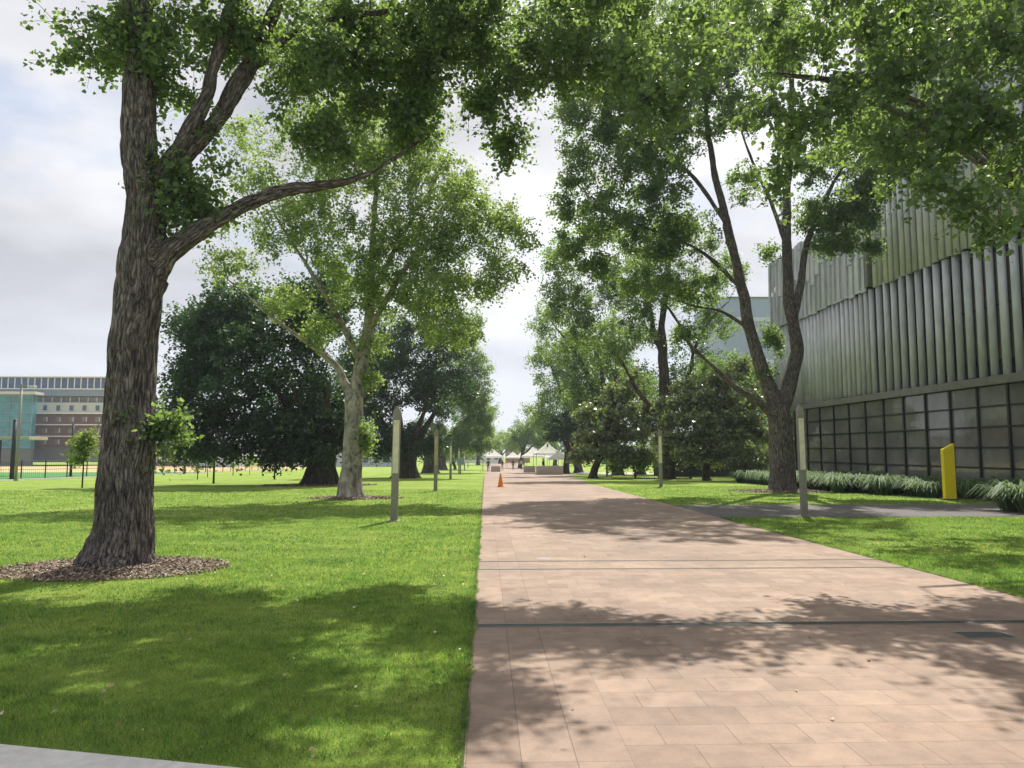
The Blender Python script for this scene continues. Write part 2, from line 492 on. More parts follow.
sheet('walkway', path_x, 0.008, M['pavers'], [-12, 5, 40, 42, 50, 60, 76, 100, 140, 300])
sheet('side_path', lambda y: (6.055, 20.4), 0.006, M['concrete_grey'], [19.6, 21, 24.6])
sheet('cross_path', lambda y: (8.7 + 0 * y, 60), 0.006, M['concrete'], [78, 84, 92])
fa, fb = G(0, 745), G(232, 768)
FP = lambda x: fa.y + (x - fa.x) * (fb.y - fa.y) / (fb.x - fa.x)
cp = MB(); cp.add([(-9, -12, 0.006), (-0.115, -12, 0.006), (-0.115, FP(-0.115), 0.006), (-9, FP(-9), 0.006)], [(0, 1, 2, 3)])
tag(cp.build('footpath', M['concrete_kerb']), kind='structure')
sheet('sports_field', lambda y: (-140, -33.6), 0.02, M['turf'], [20, 40, 96])
sheet('sand_ground', lambda y: (-230, -34.2), 0.03, M['sand'], [96, 140, 186])
kb = MB(); kb.box((-33.4, 18, -0.2), (-33.1, 40, 0.09))
for y in range(40, 130, 10):
    a, b = gz(y), gz(y + 10)
    kb.add([(-33.4, y, a + .09), (-33.1, y, a + .09), (-33.1, y + 10, b + .09), (-33.4, y + 10, b + .09), (-33.1, y, a - .2), (-33.1, y + 10, b - .2)], [(0, 1, 2, 3), (1, 4, 5, 2)])
tag(kb.build('kerb', M['concrete_kerb']), kind='structure')

# ------------------------------------------------------------------ trees
RNG = np.random.default_rng(11)


def catmull(pts, per=6):
    """pts list of (Vector, r)"""
    out = []
    n = len(pts)
    for i in range(n - 1):
        p0, p1, p2, p3 = pts[max(i - 1, 0)], pts[i], pts[i + 1], pts[min(i + 2, n - 1)]
        for k in range(per):
            t = k / per
            q = 0.5 * ((2 * p1[0]) + (p2[0] - p0[0]) * t + (2 * p0[0] - 5 * p1[0] + 4 * p2[0] - p3[0]) * t * t + (3 * p1[0] - p0[0] - 3 * p2[0] + p3[0]) * t ** 3)
            out.append((q, p1[1] + (p2[1] - p1[1]) * t))
    out.append(pts[-1])
    return out


def leaf_geo(pts, size, rng, shape, droop=0.35, up=0.5):
    n = len(pts)
    nrm = rng.normal(size=(n, 3)); nrm /= np.linalg.norm(nrm, axis=1)[:, None]
    nrm[:, 2] += up; nrm /= np.linalg.norm(nrm, axis=1)[:, None]
    u = rng.normal(size=(n, 3)); u[:, 2] -= droop
    u -= nrm * (u * nrm).sum(1)[:, None]; u /= np.linalg.norm(u, axis=1)[:, None] + 1e-9
    v = np.cross(nrm, u)
    s = (size * rng.uniform(0.5, 1.3, n))[:, None]
    fold = rng.uniform(0.05, 0.35, n)[:, None]
    if shape == 6:
        tpl = [(0, 0, 0), (0.22, 0.42, 1), (0.60, 0.34, 1), (1.0, 0, -0.2), (0.60, -0.34, 1), (0.22, -0.42, 1)]
        V = np.stack([pts + s * (a * u + b * v + c * fold * abs(b) * nrm + (c if c < 0 else 0) * 0.3 * nrm) for a, b, c in tpl], 1)
        base = (np.arange(n) * 6)[:, None]
        Fq = np.concatenate([base + np.array([0, 1, 2, 3]), base + np.array([0, 3, 4, 5])], 0)
        return V.reshape(-1, 3), Fq
    tpl = [(0, 0, 0), (0.42, 0.42, 1), (1.0, 0, 0), (0.42, -0.42, 1)]
    V = np.stack([pts + s * (a * u + b * v + c * fold * 0.4 * nrm) for a, b, c in tpl], 1)
    base = (np.arange(n) * 4)[:, None]
    return V.reshape(-1, 3), base + np.array([0, 1, 2, 3])


def add_axes(axes, pts, off, rad=None):
    s = off; a = None; old = list(axes)
    for i, p in enumerate(pts):
        t = pts[min(i + 1, len(pts) - 1)] - pts[max(i - 1, 0)]
        if t.length < 1e-6: t = Vector((0, 0, 1))
        t = t.normalized()
        a = t.orthogonal() if a is None else a - t * a.dot(t)
        if a.length < 1e-5: a = t.orthogonal()
        a = a.normalized()
        if i: s += (p - pts[i - 1]).length
        if rad is not None and any((p - o[0]).length < max(o[5], rad[i]) * 1.0 for o in old): continue
        axes.append((p.copy(), t, a.copy(), t.cross(a), s, rad[i] if rad else 0.0))


def bark_coords(co, axes):
    from mathutils.kdtree import KDTree
    kd = KDTree(len(axes))
    for i, x in enumerate(axes): kd.insert(x[0], i)
    kd.balance()
    out = np.empty((len(co), 3), np.float32)
    for i, c in enumerate(co):
        c = Vector(c)
        _, k, _ = kd.find(c)
        p, t, a, b, s, _r = axes[k]
        d = c - p
        out[i] = (d.dot(a), d.dot(b), s + d.dot(t))
    return out


def set_bark(me, axes):
    nv = len(me.vertices); co = np.empty(nv * 3, np.float32); me.vertices.foreach_get('co', co)
    bc = bark_coords(co.reshape(-1, 3).tolist(), axes)
    at = me.attributes.new('bark_co', 'FLOAT_VECTOR', 'POINT'); at.data.foreach_set('vector', bc.ravel())


def remeshed(mb, voxel, amp, freq, seed, axes):
    me = mb.mesh('temp')
    o = bpy.data.objects.new('temp', me); COL.objects.link(o)
    md = o.modifiers.new('r', 'REMESH'); md.mode = 'VOXEL'; md.voxel_size = voxel
    sm = o.modifiers.new('s', 'SMOOTH'); sm.factor = 0.5; sm.iterations = 6
    dg = bpy.context.evaluated_depsgraph_get()
    me2 = bpy.data.meshes.new_from_object(o.evaluated_get(dg))
    bpy.data.objects.remove(o); bpy.data.meshes.remove(me)
    nv = len(me2.vertices)
    co = np.empty(nv * 3, np.float32); me2.vertices.foreach_get('co', co); co = co.reshape(-1, 3)
    nr = np.empty(nv * 3, np.float32); me2.vertices.foreach_get('normal', nr); nr = nr.reshape(-1, 3)
    d = np.empty(nv, np.float32)
    sx, sz = freq
    bc = bark_coords(co.tolist(), axes)
    for i in range(nv):
        x, y, z = bc[i]
        wob = 0.12 * mnoise.noise((x * 1.5, y * 1.5, z * 0.9 + seed))
        a = mnoise.noise(((x + wob) * sx, (y + wob) * sx, z * sz + seed))
        b = mnoise.noise((x * 2.2, y * 2.2, z * 0.7 + seed + 9))
        d[i] = (min(abs(a) * 2.2, 0.9) - 0.45) * amp + b * amp * 1.5
    co = co + nr * d[:, None]
    me2.vertices.foreach_set('co', co.ravel())
    me2.polygons.foreach_set('use_smooth', [True] * len(me2.polygons))
    me2.update()
    return me2


def flare(base, r, n=6, seed=0):
    """root buttresses as short limbs"""
    rnd = random.Random(seed); out = []
    for k in range(n):
        a = 2 * math.pi * (k + rnd.uniform(-.25, .25)) / n
        d = Vector((math.cos(a), math.sin(a), 0))
        out.append([(base + d * r * 0.42 + Vector((0, 0, r * 1.5)), r * 0.45), (base + d * r * 0.78 + Vector((0, 0, r * .5)), r * 0.42),
                    (base + d * r * 1.18 + Vector((0, 0, -0.02)), r * 0.34), (base + d * r * 1.7 + Vector((0, 0, -0.25)), r * 0.2)])
    return out


NLEAVES = [0]


def tree(label, base, limbs, blobs, leaf='leaf_poplar', bark='bark', lsize=0.08, nper=110, sig=0.33, shape=4, seed=1,
         voxel=0.0, amp=0.02, freq=(9, 1.0), cat='tree', name='broadleaf_tree', group=None, twigr=0.03, up=0.5, nmul=1.0, zmin=0.4, gap=0.0, thin=True):
    """limbs: lists of (world point, radius); blobs: (centre, (rx,ry,rz), number of twigs)"""
    rng = np.random.default_rng(seed)
    base = Vector(base)
    root = empty(name, base, label, cat, group)
    mb = MB()
    nodes, nrad = [], []
    axes = []
    for li, l in enumerate(limbs):
        c = catmull([(Vector(p), r) for p, r in l], 6)
        jit = Vector((seed * 1.7, li * 3.1, 0))
        pts = []
        for k, (p, r) in enumerate(c):
            w = mnoise.noise_vector(p * 0.8 + jit) * min(r * 0.35, 0.08) if k > 2 else Vector((0, 0, 0))
            pts.append(p - base + w)
        mb.tube(pts, [r for _, r in c], 14 if c[0][1] > 0.1 else 8)
        
        if not (li > 0 and pts[-1].z < -0.1): add_axes(axes, pts, li * 3.7, [r for _, r in c])
        for q, (p, r) in zip(pts, c):
            if r < 0.5: nodes.append(tuple(q)); nrad.append(r)
    if voxel:
        tme = remeshed(mb, voxel, amp, freq, seed * 1.3, axes)
        tb = MB()
    else:
        tb = mb; tme = None
    # twig tips
    tips = []
    bz = np.array(base)
    for (c, (rx, ry, rz), n) in blobs:
        n = int(round(n * nmul)); c = np.array(c) - bz
        got = 0; tries = 0
        while got < n and tries < n * 12:
            tries += 1
            d = rng.normal(size=3); d /= np.linalg.norm(d)
            r = rng.uniform(0.05, 1) ** 0.45
            r *= 1 + 0.18 * mnoise.noise(Vector(d * 2.1 + seed))
            p = c + d * r * np.array((rx, ry, rz))
            q_ = Vector(p + bz)
            if gap and 0.6 * mnoise.noise(q_ * (0.24 / sig) + Vector((seed, 0, 0))) + 0.5 * mnoise.noise(q_ * (0.55 / sig) + Vector((0, seed, 0))) < gap - 0.30: continue
            if p[2] < zmin: continue
            tips.append(p); got += 1
    tips = np.array(tips)
    nd = np.array(nodes); nr = np.array(nrad)
    d0 = np.array([np.min(np.linalg.norm(nd - t, axis=1)) for t in tips])
    order = np.argsort(d0)
    cap = len(nd) + len(tips) * 5
    A = np.empty((cap, 3)); A[:len(nd)] = nd
    R = np.empty(cap); R[:len(nd)] = nr
    k = len(nd)
    LP = []
    for i in order:
        t = tips[i]
        df = A[:k] - t
        dist = np.sqrt((df * df).sum(1))
        cost = dist + 0.7 * np.maximum(0, df[:, 2]) + 0.25 * (R[:k] < 0.02)
        j = int(np.argmin(cost)); s = A[j]; L = dist[j]
        if L < 0.05: L = 0.05
        mid = s + (t - s) * 0.5 + np.array([0, 0, 0.16 * L]) + rng.normal(size=3) * 0.10 * L
        r0 = max(0.007, min(R[j] * 0.7, twigr * (0.3 + 0.35 * L)))
        pp, rr = [], []
        for q in range(6):
            u = q / 5
            b = (1 - u) ** 2 * s + 2 * u * (1 - u) * mid + u * u * t
            if 0 < q < 5: b = b + rng.normal(size=3) * 0.025 * L
            pp.append(b); rr.append(r0 + (0.005 - r0) * u)
        if thin and r0 > .012: add_axes(axes, [Vector(p) for p in pp], j * .37)
        if thin: tb.tube([Vector(p) for p in pp], rr, 5 if r0 > 0.02 else 4, False)
        A[k:k + 5] = pp[1:]; R[k:k + 5] = rr[1:]; k += 5
        m_ = int(nper * rng.uniform(0.55, 1.45))
        m1 = int(m_ * 0.72)
        kd = int(rng.integers(4, 8))
        dirs = rng.normal(size=(kd, 3)) + 0.55 * (t - mid) / max(L, .1) + np.array([0, 0, -.12]); dirs /= np.linalg.norm(dirs, axis=1)[:, None]
        lens = 2.25 * sig * rng.uniform(0.55, 1.3, kd)
        pick = rng.integers(0, kd, m1); al_ = rng.uniform(0.05, 1, m1) ** 0.8
        cl = np.array(t) + dirs[pick] * (lens[pick] * al_)[:, None] + np.clip(rng.normal(size=(m1, 3)), -1.8, 1.8) * sig * 0.30
        if shape == 6 and thin:
            for q in range(kd):
                tb.tube([Vector(t), Vector(t + dirs[q] * lens[q] * .5 + rng.normal(size=3) * .02), Vector(t + dirs[q] * lens[q])], [.0055, .004, .002], 3, False)
        uu = rng.uniform(0.45, 1.0, m_ - m1)[:, None]
        al = (1 - uu) ** 2 * s + 2 * uu * (1 - uu) * mid + uu * uu * t + np.clip(rng.normal(size=(m_ - m1, 3)), -1.6, 1.6) * sig * 0.4
        LP.append(cl); LP.append(al)
    LPa = np.concatenate(LP)
    NLEAVES[0] += len(LPa)
    V, Fq = leaf_geo(LPa, lsize, rng, shape, up=up)
    cme = fast_mesh('crown', V, Fq)
    if tme is not None:
        bm = bmesh.new(); bm.from_mesh(tme)
        t2 = tb.mesh('twigs', True); bm.from_mesh(t2); bm.to_mesh(tme); bm.free(); bpy.data.meshes.remove(t2)
        set_bark(tme, axes); link('trunk', tme, M[bark], root)
    else:
        tm_ = tb.mesh('trunk', True); set_bark(tm_, axes); link('trunk', tm_, M[bark], root)
    link('crown', cme, M[leaf], root)
    return root


def W(*a): return Vector(a)


def limb(rows):
    """rows of (px, py, D, r)"""
    return [(P(px, py, D), r) for px, py, D, r in rows]


def B(px, py, D, rx, ry, rz, n): return (P(px, py, D), (rx, ry, rz), n)


def WB(x, y, z, rx, ry, rz, n): return (W(x, y, z), (rx, ry, rz), n)


# the big tree on the left
b1 = G(117, 567); D1 = b1.y
L1 = [
    [(b1 + W(0, 0, -.3), .54), (b1 + W(0, 0, .12), .475)] + limb([(123, 520, D1, .405), (129, 430, D1, .355), (135, 340, D1, .335), (141, 262, D1, .33), (145, 205, D1, .285), (142, 150, D1, .245), (140, 90, D1, .23), (138, 20, D1, .22), (134, -90, D1, .21), (128, -260, D1, .15), (134, -420, D1 + .3, .08), (150, -560, D1 + .3, .03)]),
    limb([(146, 300, D1, .20), (160, 268, D1, .185), (186, 240, D1, .15), (226, 213, D1 + .2, .118), (268, 194, D1 + .5, .10), (310, 187, D1 + .8, .088), (350, 180, D1 + 1.1, .072), (380, 168, D1 + 1.3, .05), (405, 152, D1 + 1.6, .03), (425, 135, D1 + 1.8, .012)]),
    limb([(148, 205, D1, .17), (163, 172, D1, .15), (184, 138, D1, .12), (206, 98, D1 + .1, .10), (212, 70, D1 + .2, .095), (230, 20, D1 + .4, .10), (262, -70, D1 + .6, .075), (300, -200, D1 + .9, .04)]),
    limb([(152, 200, D1, .17), (178, 165, D1 + .1, .15), (214, 122, D1 + .3, .13), (246, 74, D1 + .6, .12), (270, 22, D1 + .9, .105), (300, -60, D1 + 1.3, .09), (350, -170, D1 + 1.8, .06), (420, -280, D1 + 2.4, .035)]),
    limb([(246, 74, D1 + .6, .07), (300, 30, D1 + .9, .06), (370, 14, D1 + 1.3, .045), (450, 6, D1 + 1.8, .03)]),
    limb([(137, -10, D1, .16), (90, -90, D1 - .6, .11), (20, -180, D1 - 1.2, .07), (-60, -260, D1 - 1.6, .035)]),
    limb([(300, -60, D1 + 1.3, .07), (420, -90, D1 + 1.6, .06), (560, -80, D1 + 1.8, .045), (680, -60, D1 + 1.9, .025)]),
] + flare(b1, .40, 7, 3)
C1 = [B(98, 42, D1, .62, .7, .55, 9), B(122, 20, D1, .3, .5, .5, 4), B(175, 60, D1 + .2, .55, .7, .7, 14), B(215, 30, D1 + .4, .6, .7, .5, 12),
      B(190, 205, D1 + .1, .35, .4, .45, 8), B(168, 175, D1, .3, .3, .5, 6), B(230, 150, D1 + .6, .5, .5, .4, 5),
      B(320, 50, D1 + 1.0, 1.25, 1.5, 1.0, 27), B(395, 60, D1 + 1.5, 1.25, 1.6, 1.1, 30), B(465, 60, D1 + 2.0, 1.1, 1.4, 1.0, 26), B(340, 130, D1 + 1.2, .9, .9, .6, 11), B(415, 125, D1 + 1.7, .8, .8, .5, 12),
      B(490, 120, D1 + 2.3, .55, .6, .6, 7), B(518, 140, D1 + 2.4, .3, .4, .35, 4), B(545, 35, D1 + 2.4, .9, 1.0, .8, 16), B(590, 5, D1 + 2.2, .9, 1.1, .7, 14), B(640, -20, D1 + 2.0, 1.0, 1.0, .7, 14),
      B(164, 418, D1, .16, .2, .36, 6), B(172, 398, D1, .12, .15, .15, 3),
      WB(-.6, 11.2, 10.3, 2.1, 1.3, .9, 56), WB(-3.6, 10.4, 10.6, 1.6, 1.4, 1, 34), WB(1.7, 10.4, 8.6, .9, .8, .35, 15), WB(.3, 10.7, 10.3, 1.7, .75, .5, 40), WB(-2.3, 10.2, 10.8, 1.3, .9, .6, 18), WB(-3.4, 12.6, 10.2, 3.2, 3.0, 1.8, 90), WB(-6.2, 10.0, 11.5, 2.6, 2.8, 2.4, 80), WB(-0.8, 13.2, 9.4, 2.0, 2.0, 1.3, 60), WB(-4.6, 11, 14, 2.3, 2.3, 2.2, 60), WB(1.6, 12.9, 9.0, 1.7, 1.2, .8, 32)]
tree('huge rough barked tree leaning beside the lawn mulch, its low limb reaching over the walkway', b1, L1, C1, 'leaf_poplar', 'bark', 0.078, 150, .23, 6, 3, nmul=1.35, voxel=0.024, amp=0.034, freq=(11, 1.9), twigr=0.022, gap=0.33)

# tree standing just outside the frame whose branches hang in at top right
b0 = W(12.2, 13.6, 0)
L0 = [[(b0 + W(0, 0, -.3), .55), (b0 + W(0, 0, 1.5), .42), (b0 + W(-.1, 0, 4), .36), (b0 + W(-.2, .1, 7), .28), (b0 + W(0, 0, 11), .18), (b0 + W(.2, 0, 15), .05)],
      [(b0 + W(-.1, 0, 4), .2), (b0 + W(-1.6, -.3, 6), .15), (b0 + W(-3.2, -.6, 7.4), .11), (b0 + W(-5, -.8, 8.2), .07), (b0 + W(-7, -.6, 8.6), .03)],
      [(b0 + W(-.15, 0, 5), .16), (b0 + W(-1.4, .8, 7), .12), (b0 + W(-3, 1.4, 8.6), .08), (b0 + W(-5, 1.5, 9.6), .04)],
      [(b0 + W(-.15, 0, 3.5), .15), (b0 + W(-1.2, -1.2, 5), .11), (b0 + W(-2.6, -2.4, 6), .07), (b0 + W(-4, -3.2, 6.4), .03)],
      [(b0 + W(0, 0, 8), .15), (b0 + W(1.6, 1.4, 10), .1), (b0 + W(3, 2.4, 11), .04)]]
C0 = [B(985, 120, 11.5, 1.2, 1.3, 1.3, 22), B(900, 70, 12, 1.2, 1.4, 1.0, 19), B(800, 40, 12.3, 1.0, 1.2, .8, 16), B(955, 195, 11, .55, .6, .5, 7), B(1010, 212, 10.6, .5, .6, .3, 4), B(905, 140, 11.6, .7, .8, .55, 8), B(985, 20, 11.5, 1.2, 1.3, .8, 11),
      B(735, 10, 12.9, .5, .6, .4, 5), B(690, 30, 12.6, .5, .6, .45, 5), B(820, 110, 11.8, .6, .6, .6, 11), B(668, 105, 11.5, .55, .55, .4, 9), B(630, 55, 11.8, .7, .7, .45, 11), B(690, 60, 11.6, .5, .5, .35, 6), B(780, 175, 11.8, .22, .25, .3, 3), B(765, 110, 11.9, .25, .3, .35, 3), B(1060, 90, 11, 1.2, 1.3, 1.6, 19), B(1120, 160, 11, 1.0, 1.2, 1.2, 12),
      WB(7.4, 13.3, 9.8, 1.5, 1.3, .6, 30), WB(5.9, 11.0, 9.3, 1.1, .8, .35, 26), WB(10.5, 14, 11.5, 3.0, 3.0, 2.2, 60), WB(12.5, 16, 12.5, 2.6, 3.0, 2.2, 40), WB(10.8, 18.5, 10, 2.8, 2.8, 1.5, 46)]
tree('tree standing past the right edge whose big bright leaves hang into the top right corner', b0, L0, C0, 'leaf_poplar', 'bark', 0.10, 105, .25, 6, 5, nmul=1.2, voxel=0.0, twigr=0.02, gap=0.30)

# forked tree in front of the metal building
b2 = G(783, 491); D2 = b2.y
L2 = [[(b2 + W(0, 0, -.3), .74), (b2 + W(0, 0, .3), .62)] + limb([(782, 462, D2, .56), (780, 430, D2, .52), (778, 408, D2, .50)]),
      limb([(781, 420, D2, .42), (771, 392, D2, .36), (759, 360, D2, .31), (748, 320, D2, .27), (740, 280, D2, .24), (727, 225, D2 - .3, .20), (714, 170, D2 - .6, .15), (705, 100, D2 - .8, .10), (702, 40, D2 - .8, .06), (700, -60, D2, .03)]),
      limb([(777, 420, D2, .40), (786, 392, D2, .36), (794, 365, D2, .31), (797, 345, D2, .30), (790, 310, D2, .25), (787, 260, D2, .22), (787, 200, D2, .19), (790, 130, D2, .15), (792, 60, D2, .11), (790, -60, D2, .06), (780, -180, D2, .03)]),
      limb([(792, 330, D2, .2), (800, 285, D2, .18), (808, 240, D2 - .3, .14), (830, 190, D2 - .6, .10), (850, 150, D2 - .8, .06), (862, 90, D2 - .8, .03)]),
      limb([(774, 418, D2, .18), (758, 402, D2 - .3, .16), (736, 388, D2 - .7, .14), (712, 365, D2 - 1, .10), (690, 345, D2 - 1.4, .06), (672, 320, D2 - 1.6, .03)]),
      limb([(742, 290, D2, .12), (715, 262, D2 - .5, .10), (680, 240, D2 - 1, .08), (640, 225, D2 - 1.6, .06), (600, 205, D2 - 2, .03)]),
      limb([(727, 225, D2 - .3, .12), (695, 180, D2 - .8, .10), (655, 140, D2 - 1.2, .07), (615, 105, D2 - 1.6, .03)]),
      limb([(787, 250, D2, .11), (770, 200, D2 + .3, .09), (748, 150, D2 + .5, .07), (728, 90, D2 + .5, .04)]),
      limb([(750, 330, D2, .10), (722, 312, D2 - .4, .08), (690, 305, D2 - .8, .06), (650, 290, D2 - 1, .03)]),
      ] + flare(b2, .5, 6, 5)
C2 = [B(640, 185, D2 - 2, 2.4, 2.2, 1.7, 62), B(600, 215, D2 - 2, 1.6, 1.7, 1.2, 36), B(575, 170, D2 - 2, .9, 1, .9, 14), B(560, 205, D2 - 2, .6, .6, .5, 6), B(680, 240, D2 - 1.2, 1.8, 1.6, 1.1, 40), B(690, 110, D2 - 1, 2.2, 2.4, 1.8, 60), B(615, 95, D2 - 1.6, 1.7, 1.8, 1.3, 36), B(640, 40, D2 - 1, 2.2, 2, 1.5, 46),
      B(710, 30, D2, 2, 2.2, 1.7, 44), B(770, 50, D2, 1.7, 2, 1.5, 38), B(745, 180, D2 - .2, .8, 1, 1.0, 12), B(825, 210, D2 - .6, 1.4, 1.5, 1.1, 34), B(860, 200, D2 - .8, 1.2, 1.3, 1.1, 30), B(850, 130, D2 - .6, 1.6, 1.7, 1.4, 40), B(835, 245, D2 - .6, 1.0, 1, .5, 14), B(872, 250, D2 - .9, .5, .5, .4, 6),
      B(790, 130, D2, .7, .9, 1.2, 16), B(770, 255, D2, .35, .5, .5, 4), B(700, 290, D2 - 1, 1.4, 1.2, .5, 16), B(690, 335, D2 - 1.4, .9, .8, .4, 9), B(772, 340, D2, .38, .4, .75, 9), B(763, 372, D2, .35, .35, .35, 6), B(648, 285, D2 - 1.2, 1.5, 1.2, .6, 22), B(600, 265, D2 - 2, 1, .9, .5, 12),
      B(655, 235, D2 - 1.4, 1.9, 1.8, 1.0, 34), B(572, 250, D2 - 2, .9, 1, .9, 14), B(735, 110, D2 - .4, 1.3, 1.5, 1.3, 24), B(665, 150, D2 - 1.5, 1.6, 1.6, 1.2, 30), B(590, 130, D2 - 1.8, 1.5, 1.4, 1.4, 34), B(575, 90, D2 - 1.5, 1.0, 1.2, 1.2, 18), B(630, 130, D2 - 1.5, 1.5, 1.4, 1.2, 30), B(870, 170, D2 - .8, 1.5, 1.4, 1.2, 30), B(815, 165, D2 - .6, 1.0, 1.2, 1.0, 16), B(845, 225, D2 - .8, 1.6, 1.3, .9, 26), WB(9.0, 30, 20, 4.2, 4, 2.6, 110), WB(12.2, 31.5, 19.5, 2.8, 3, 2.4, 36), WB(6, 29, 17.5, 2.2, 2.4, 1.5, 40)]
tree('forked two stemmed tree on the right lawn in front of the metal clad building', b2, L2, C2, 'leaf_poplar', 'bark', 0.12, 74, .25, 4, 8, nmul=2.3, voxel=0.05, amp=0.03, freq=(6, 0.8), twigr=0.03, gap=0.22)

# pale trunk tree on the left lawn
b3 = G(351, 498); D3 = b3.y
L3 = [[(b3 + W(0, 0, -.3), .62), (b3 + W(0, 0, .25), .50)] + limb([(352, 470, D3, .40), (353, 430, D3, .355), (354, 398, D3, .36)]),
      limb([(353, 410, D3, .26), (360, 375, D3, .26), (366, 345, D3, .22), (370, 300, D3, .18), (372, 250, D3, .14), (376, 190, D3, .09), (380, 140, D3, .04)]),
      limb([(354, 400, D3, .20), (344, 382, D3, .17), (336, 366, D3, .14), (310, 345, D3 - .3, .10), (278, 322, D3 - .6, .07), (240, 290, D3 - 1, .05), (205, 258, D3 - 1.4, .025)]),
      limb([(362, 365, D3, .15), (345, 330, D3 - .3, .12), (322, 290, D3 - .6, .10), (300, 255, D3 - .8, .07), (278, 220, D3 - 1, .05), (262, 190, D3 - 1, .025)]),
      limb([(367, 335, D3, .14), (392, 290, D3 - .4, .11), (420, 250, D3 - .8, .08), (460, 225, D3 - 1.2, .05), (500, 220, D3 - 1.4, .025)]),
      limb([(370, 300, D3, .12), (400, 240, D3, .09), (430, 190, D3, .06), (450, 150, D3, .03)])] + flare(b3, .43, 5, 8)
C3 = [B(400, 230, D3 - .4, 2.2, 2, 1.7, 62), B(455, 225, D3 - 1.2, 1.7, 1.7, 1.3, 44), B(500, 228, D3 - 1.4, 1.1, 1.2, .9, 20), B(525, 240, D3 - 1.4, .4, .5, .4, 5), B(380, 165, D3, 2.2, 2, 1.3, 44), B(440, 180, D3, 1.6, 1.6, 1.2, 30), B(370, 290, D3 - .3, 1.8, 1.7, 1.3, 44), B(430, 285, D3 - .8, 1.9, 1.8, 1.2, 44), B(480, 280, D3 - 1.2, 1.1, 1.2, .8, 18), B(450, 330, D3 - .8, 1.2, 1.2, .8, 22),
      B(320, 235, D3 - .8, 1.6, 1.6, 1.2, 30), B(275, 235, D3 - 1, 1.2, 1.2, .9, 14), B(232, 265, D3 - 1.2, 1.0, 1, .8, 11), B(290, 300, D3 - .6, 1.1, 1.1, .8, 14), B(262, 180, D3 - .8, 1.1, 1.2, .7, 10), B(330, 330, D3 - .3, .9, .9, .6, 12), B(330, 180, D3, 1.5, 1.4, 1, 22), B(372, 378, D3 - .1, .32, .32, .3, 5), B(366, 430, D3 - .1, .2, .25, .9, 9), B(372, 345, D3 + .1, .7, .7, .5, 9),
      B(252, 142, D3, 1.3, 1.2, .9, 14), B(305, 128, D3, 1.3, 1.2, .9, 17), B(350, 118, D3 + .3, 1.4, 1.3, .9, 20), B(215, 222, D3 - 1, .8, .9, .6, 8), B(400, 130, D3, 1.4, 1.4, .9, 18), B(420, 250, D3 - .8, 1.8, 1.6, 1.3, 34), B(350, 265, D3 - .4, 1.4, 1.3, 1, 20), B(500, 265, D3 - 1.3, .9, 1, .8, 14), B(470, 195, D3 - .8, 1.2, 1.2, .9, 18), B(300, 200, D3 - .6, 1.2, 1.2, .8, 14), WB(-4.5, 28.5, 14.0, 3.4, 3.2, 1.6, 70), WB(-7.5, 27.5, 11, 2.6, 2.6, 1.5, 26)]
tree('slender pale trunked tree with airy light green crown and ivy on its trunk', b3, L3, C3, 'leaf_poplar_light', 'bark_pale', 0.105, 56, .24, 4, 12, nmul=2.5, voxel=0.04, amp=0.012, freq=(4, 2), twigr=0.028, gap=0.22)


# figs: squat trunk, dense dark dome
def fig(px, py, r, blobs, label, seed, lsize=.19, nper=135, sig=.55, leaf='leaf_fig'):
    b = G(px, py); D = b.y
    c = blobs[0][0]
    L = [[(b + W(0, 0, -.3), r * 1.25), (b + W(0, 0, .4), r * 1.05), (b + W(0, 0, 1.4), r * .95), (b + W(0.1, 0, 2.4), r)]]
    rnd = random.Random(seed)
    for k in range(6):
        a = 2 * math.pi * (k + rnd.uniform(-.2, .2)) / 6; d = W(math.cos(a), math.sin(a), 0); e = rnd.uniform(2.2, 3.4)
        L.append([(b + W(0, 0, 1.9), r * .55), (b + d * r + W(0, 0, 2.8), r * .42), (b + d * e * .6 + W(0, 0, 4.0), r * .28), (b + d * e + W(0, 0, 5.6), r * .12)])
    L += flare(b, r, 7, seed)
    return tree(label, b, L, blobs, leaf, 'bark_dark', lsize, nper * .62, sig * .75, 4, seed, name='fig_tree', twigr=.04, up=.9, gap=0.05, nmul=1.7, zmin=1.5)


bf = G(321, 485); Df = bf.y
fig(321, 485, .82, [B(260, 375, Df, 4.0, 4.2, 3.4, 150), B(225, 330, Df - .5, 2.2, 2.4, 1.9, 50), B(300, 320, Df, 2.6, 2.6, 2.0, 55), B(190, 370, Df - .5, 1.4, 2.2, 2.2, 34), B(190, 330, Df, 1.2, 1.5, 1.4, 18), B(215, 418, Df - .8, 2.0, 2.2, 1.2, 40), B(290, 425, Df - .8, 2.4, 2.6, 1.0, 44), B(335, 405, Df - .6, 1.8, 2.4, 1.8, 40), B(300, 448, Df - 1, 1.2, 1.3, .5, 14), B(258, 443, Df - 1, .9, 1, .4, 8), B(240, 305, Df, 2.0, 2.2, 1.5, 36), B(190, 445, Df - .8, 1.2, 1.4, .6, 14), B(235, 448, Df - 1, 1.0, 1.2, .4, 10), B(320, 290, Df + .5, 2.0, 2.2, 1.6, 34), B(185, 400, Df - .6, 1.2, 1.6, 1.6, 20), B(205, 452, Df + 1, 1.2, 1.2, .45, 12), B(285, 455, Df - 1, 1.2, 1.3, .45, 14), B(312, 452, Df - 2, 1.2, 1.1, .7, 14), B(345, 440, Df, 1.2, 1.5, 1.0, 18)],
    'broad dome shaped dark fig tree on the left lawn behind the pale trunk', 21)
b4 = G(406, 478); D4 = b4.y
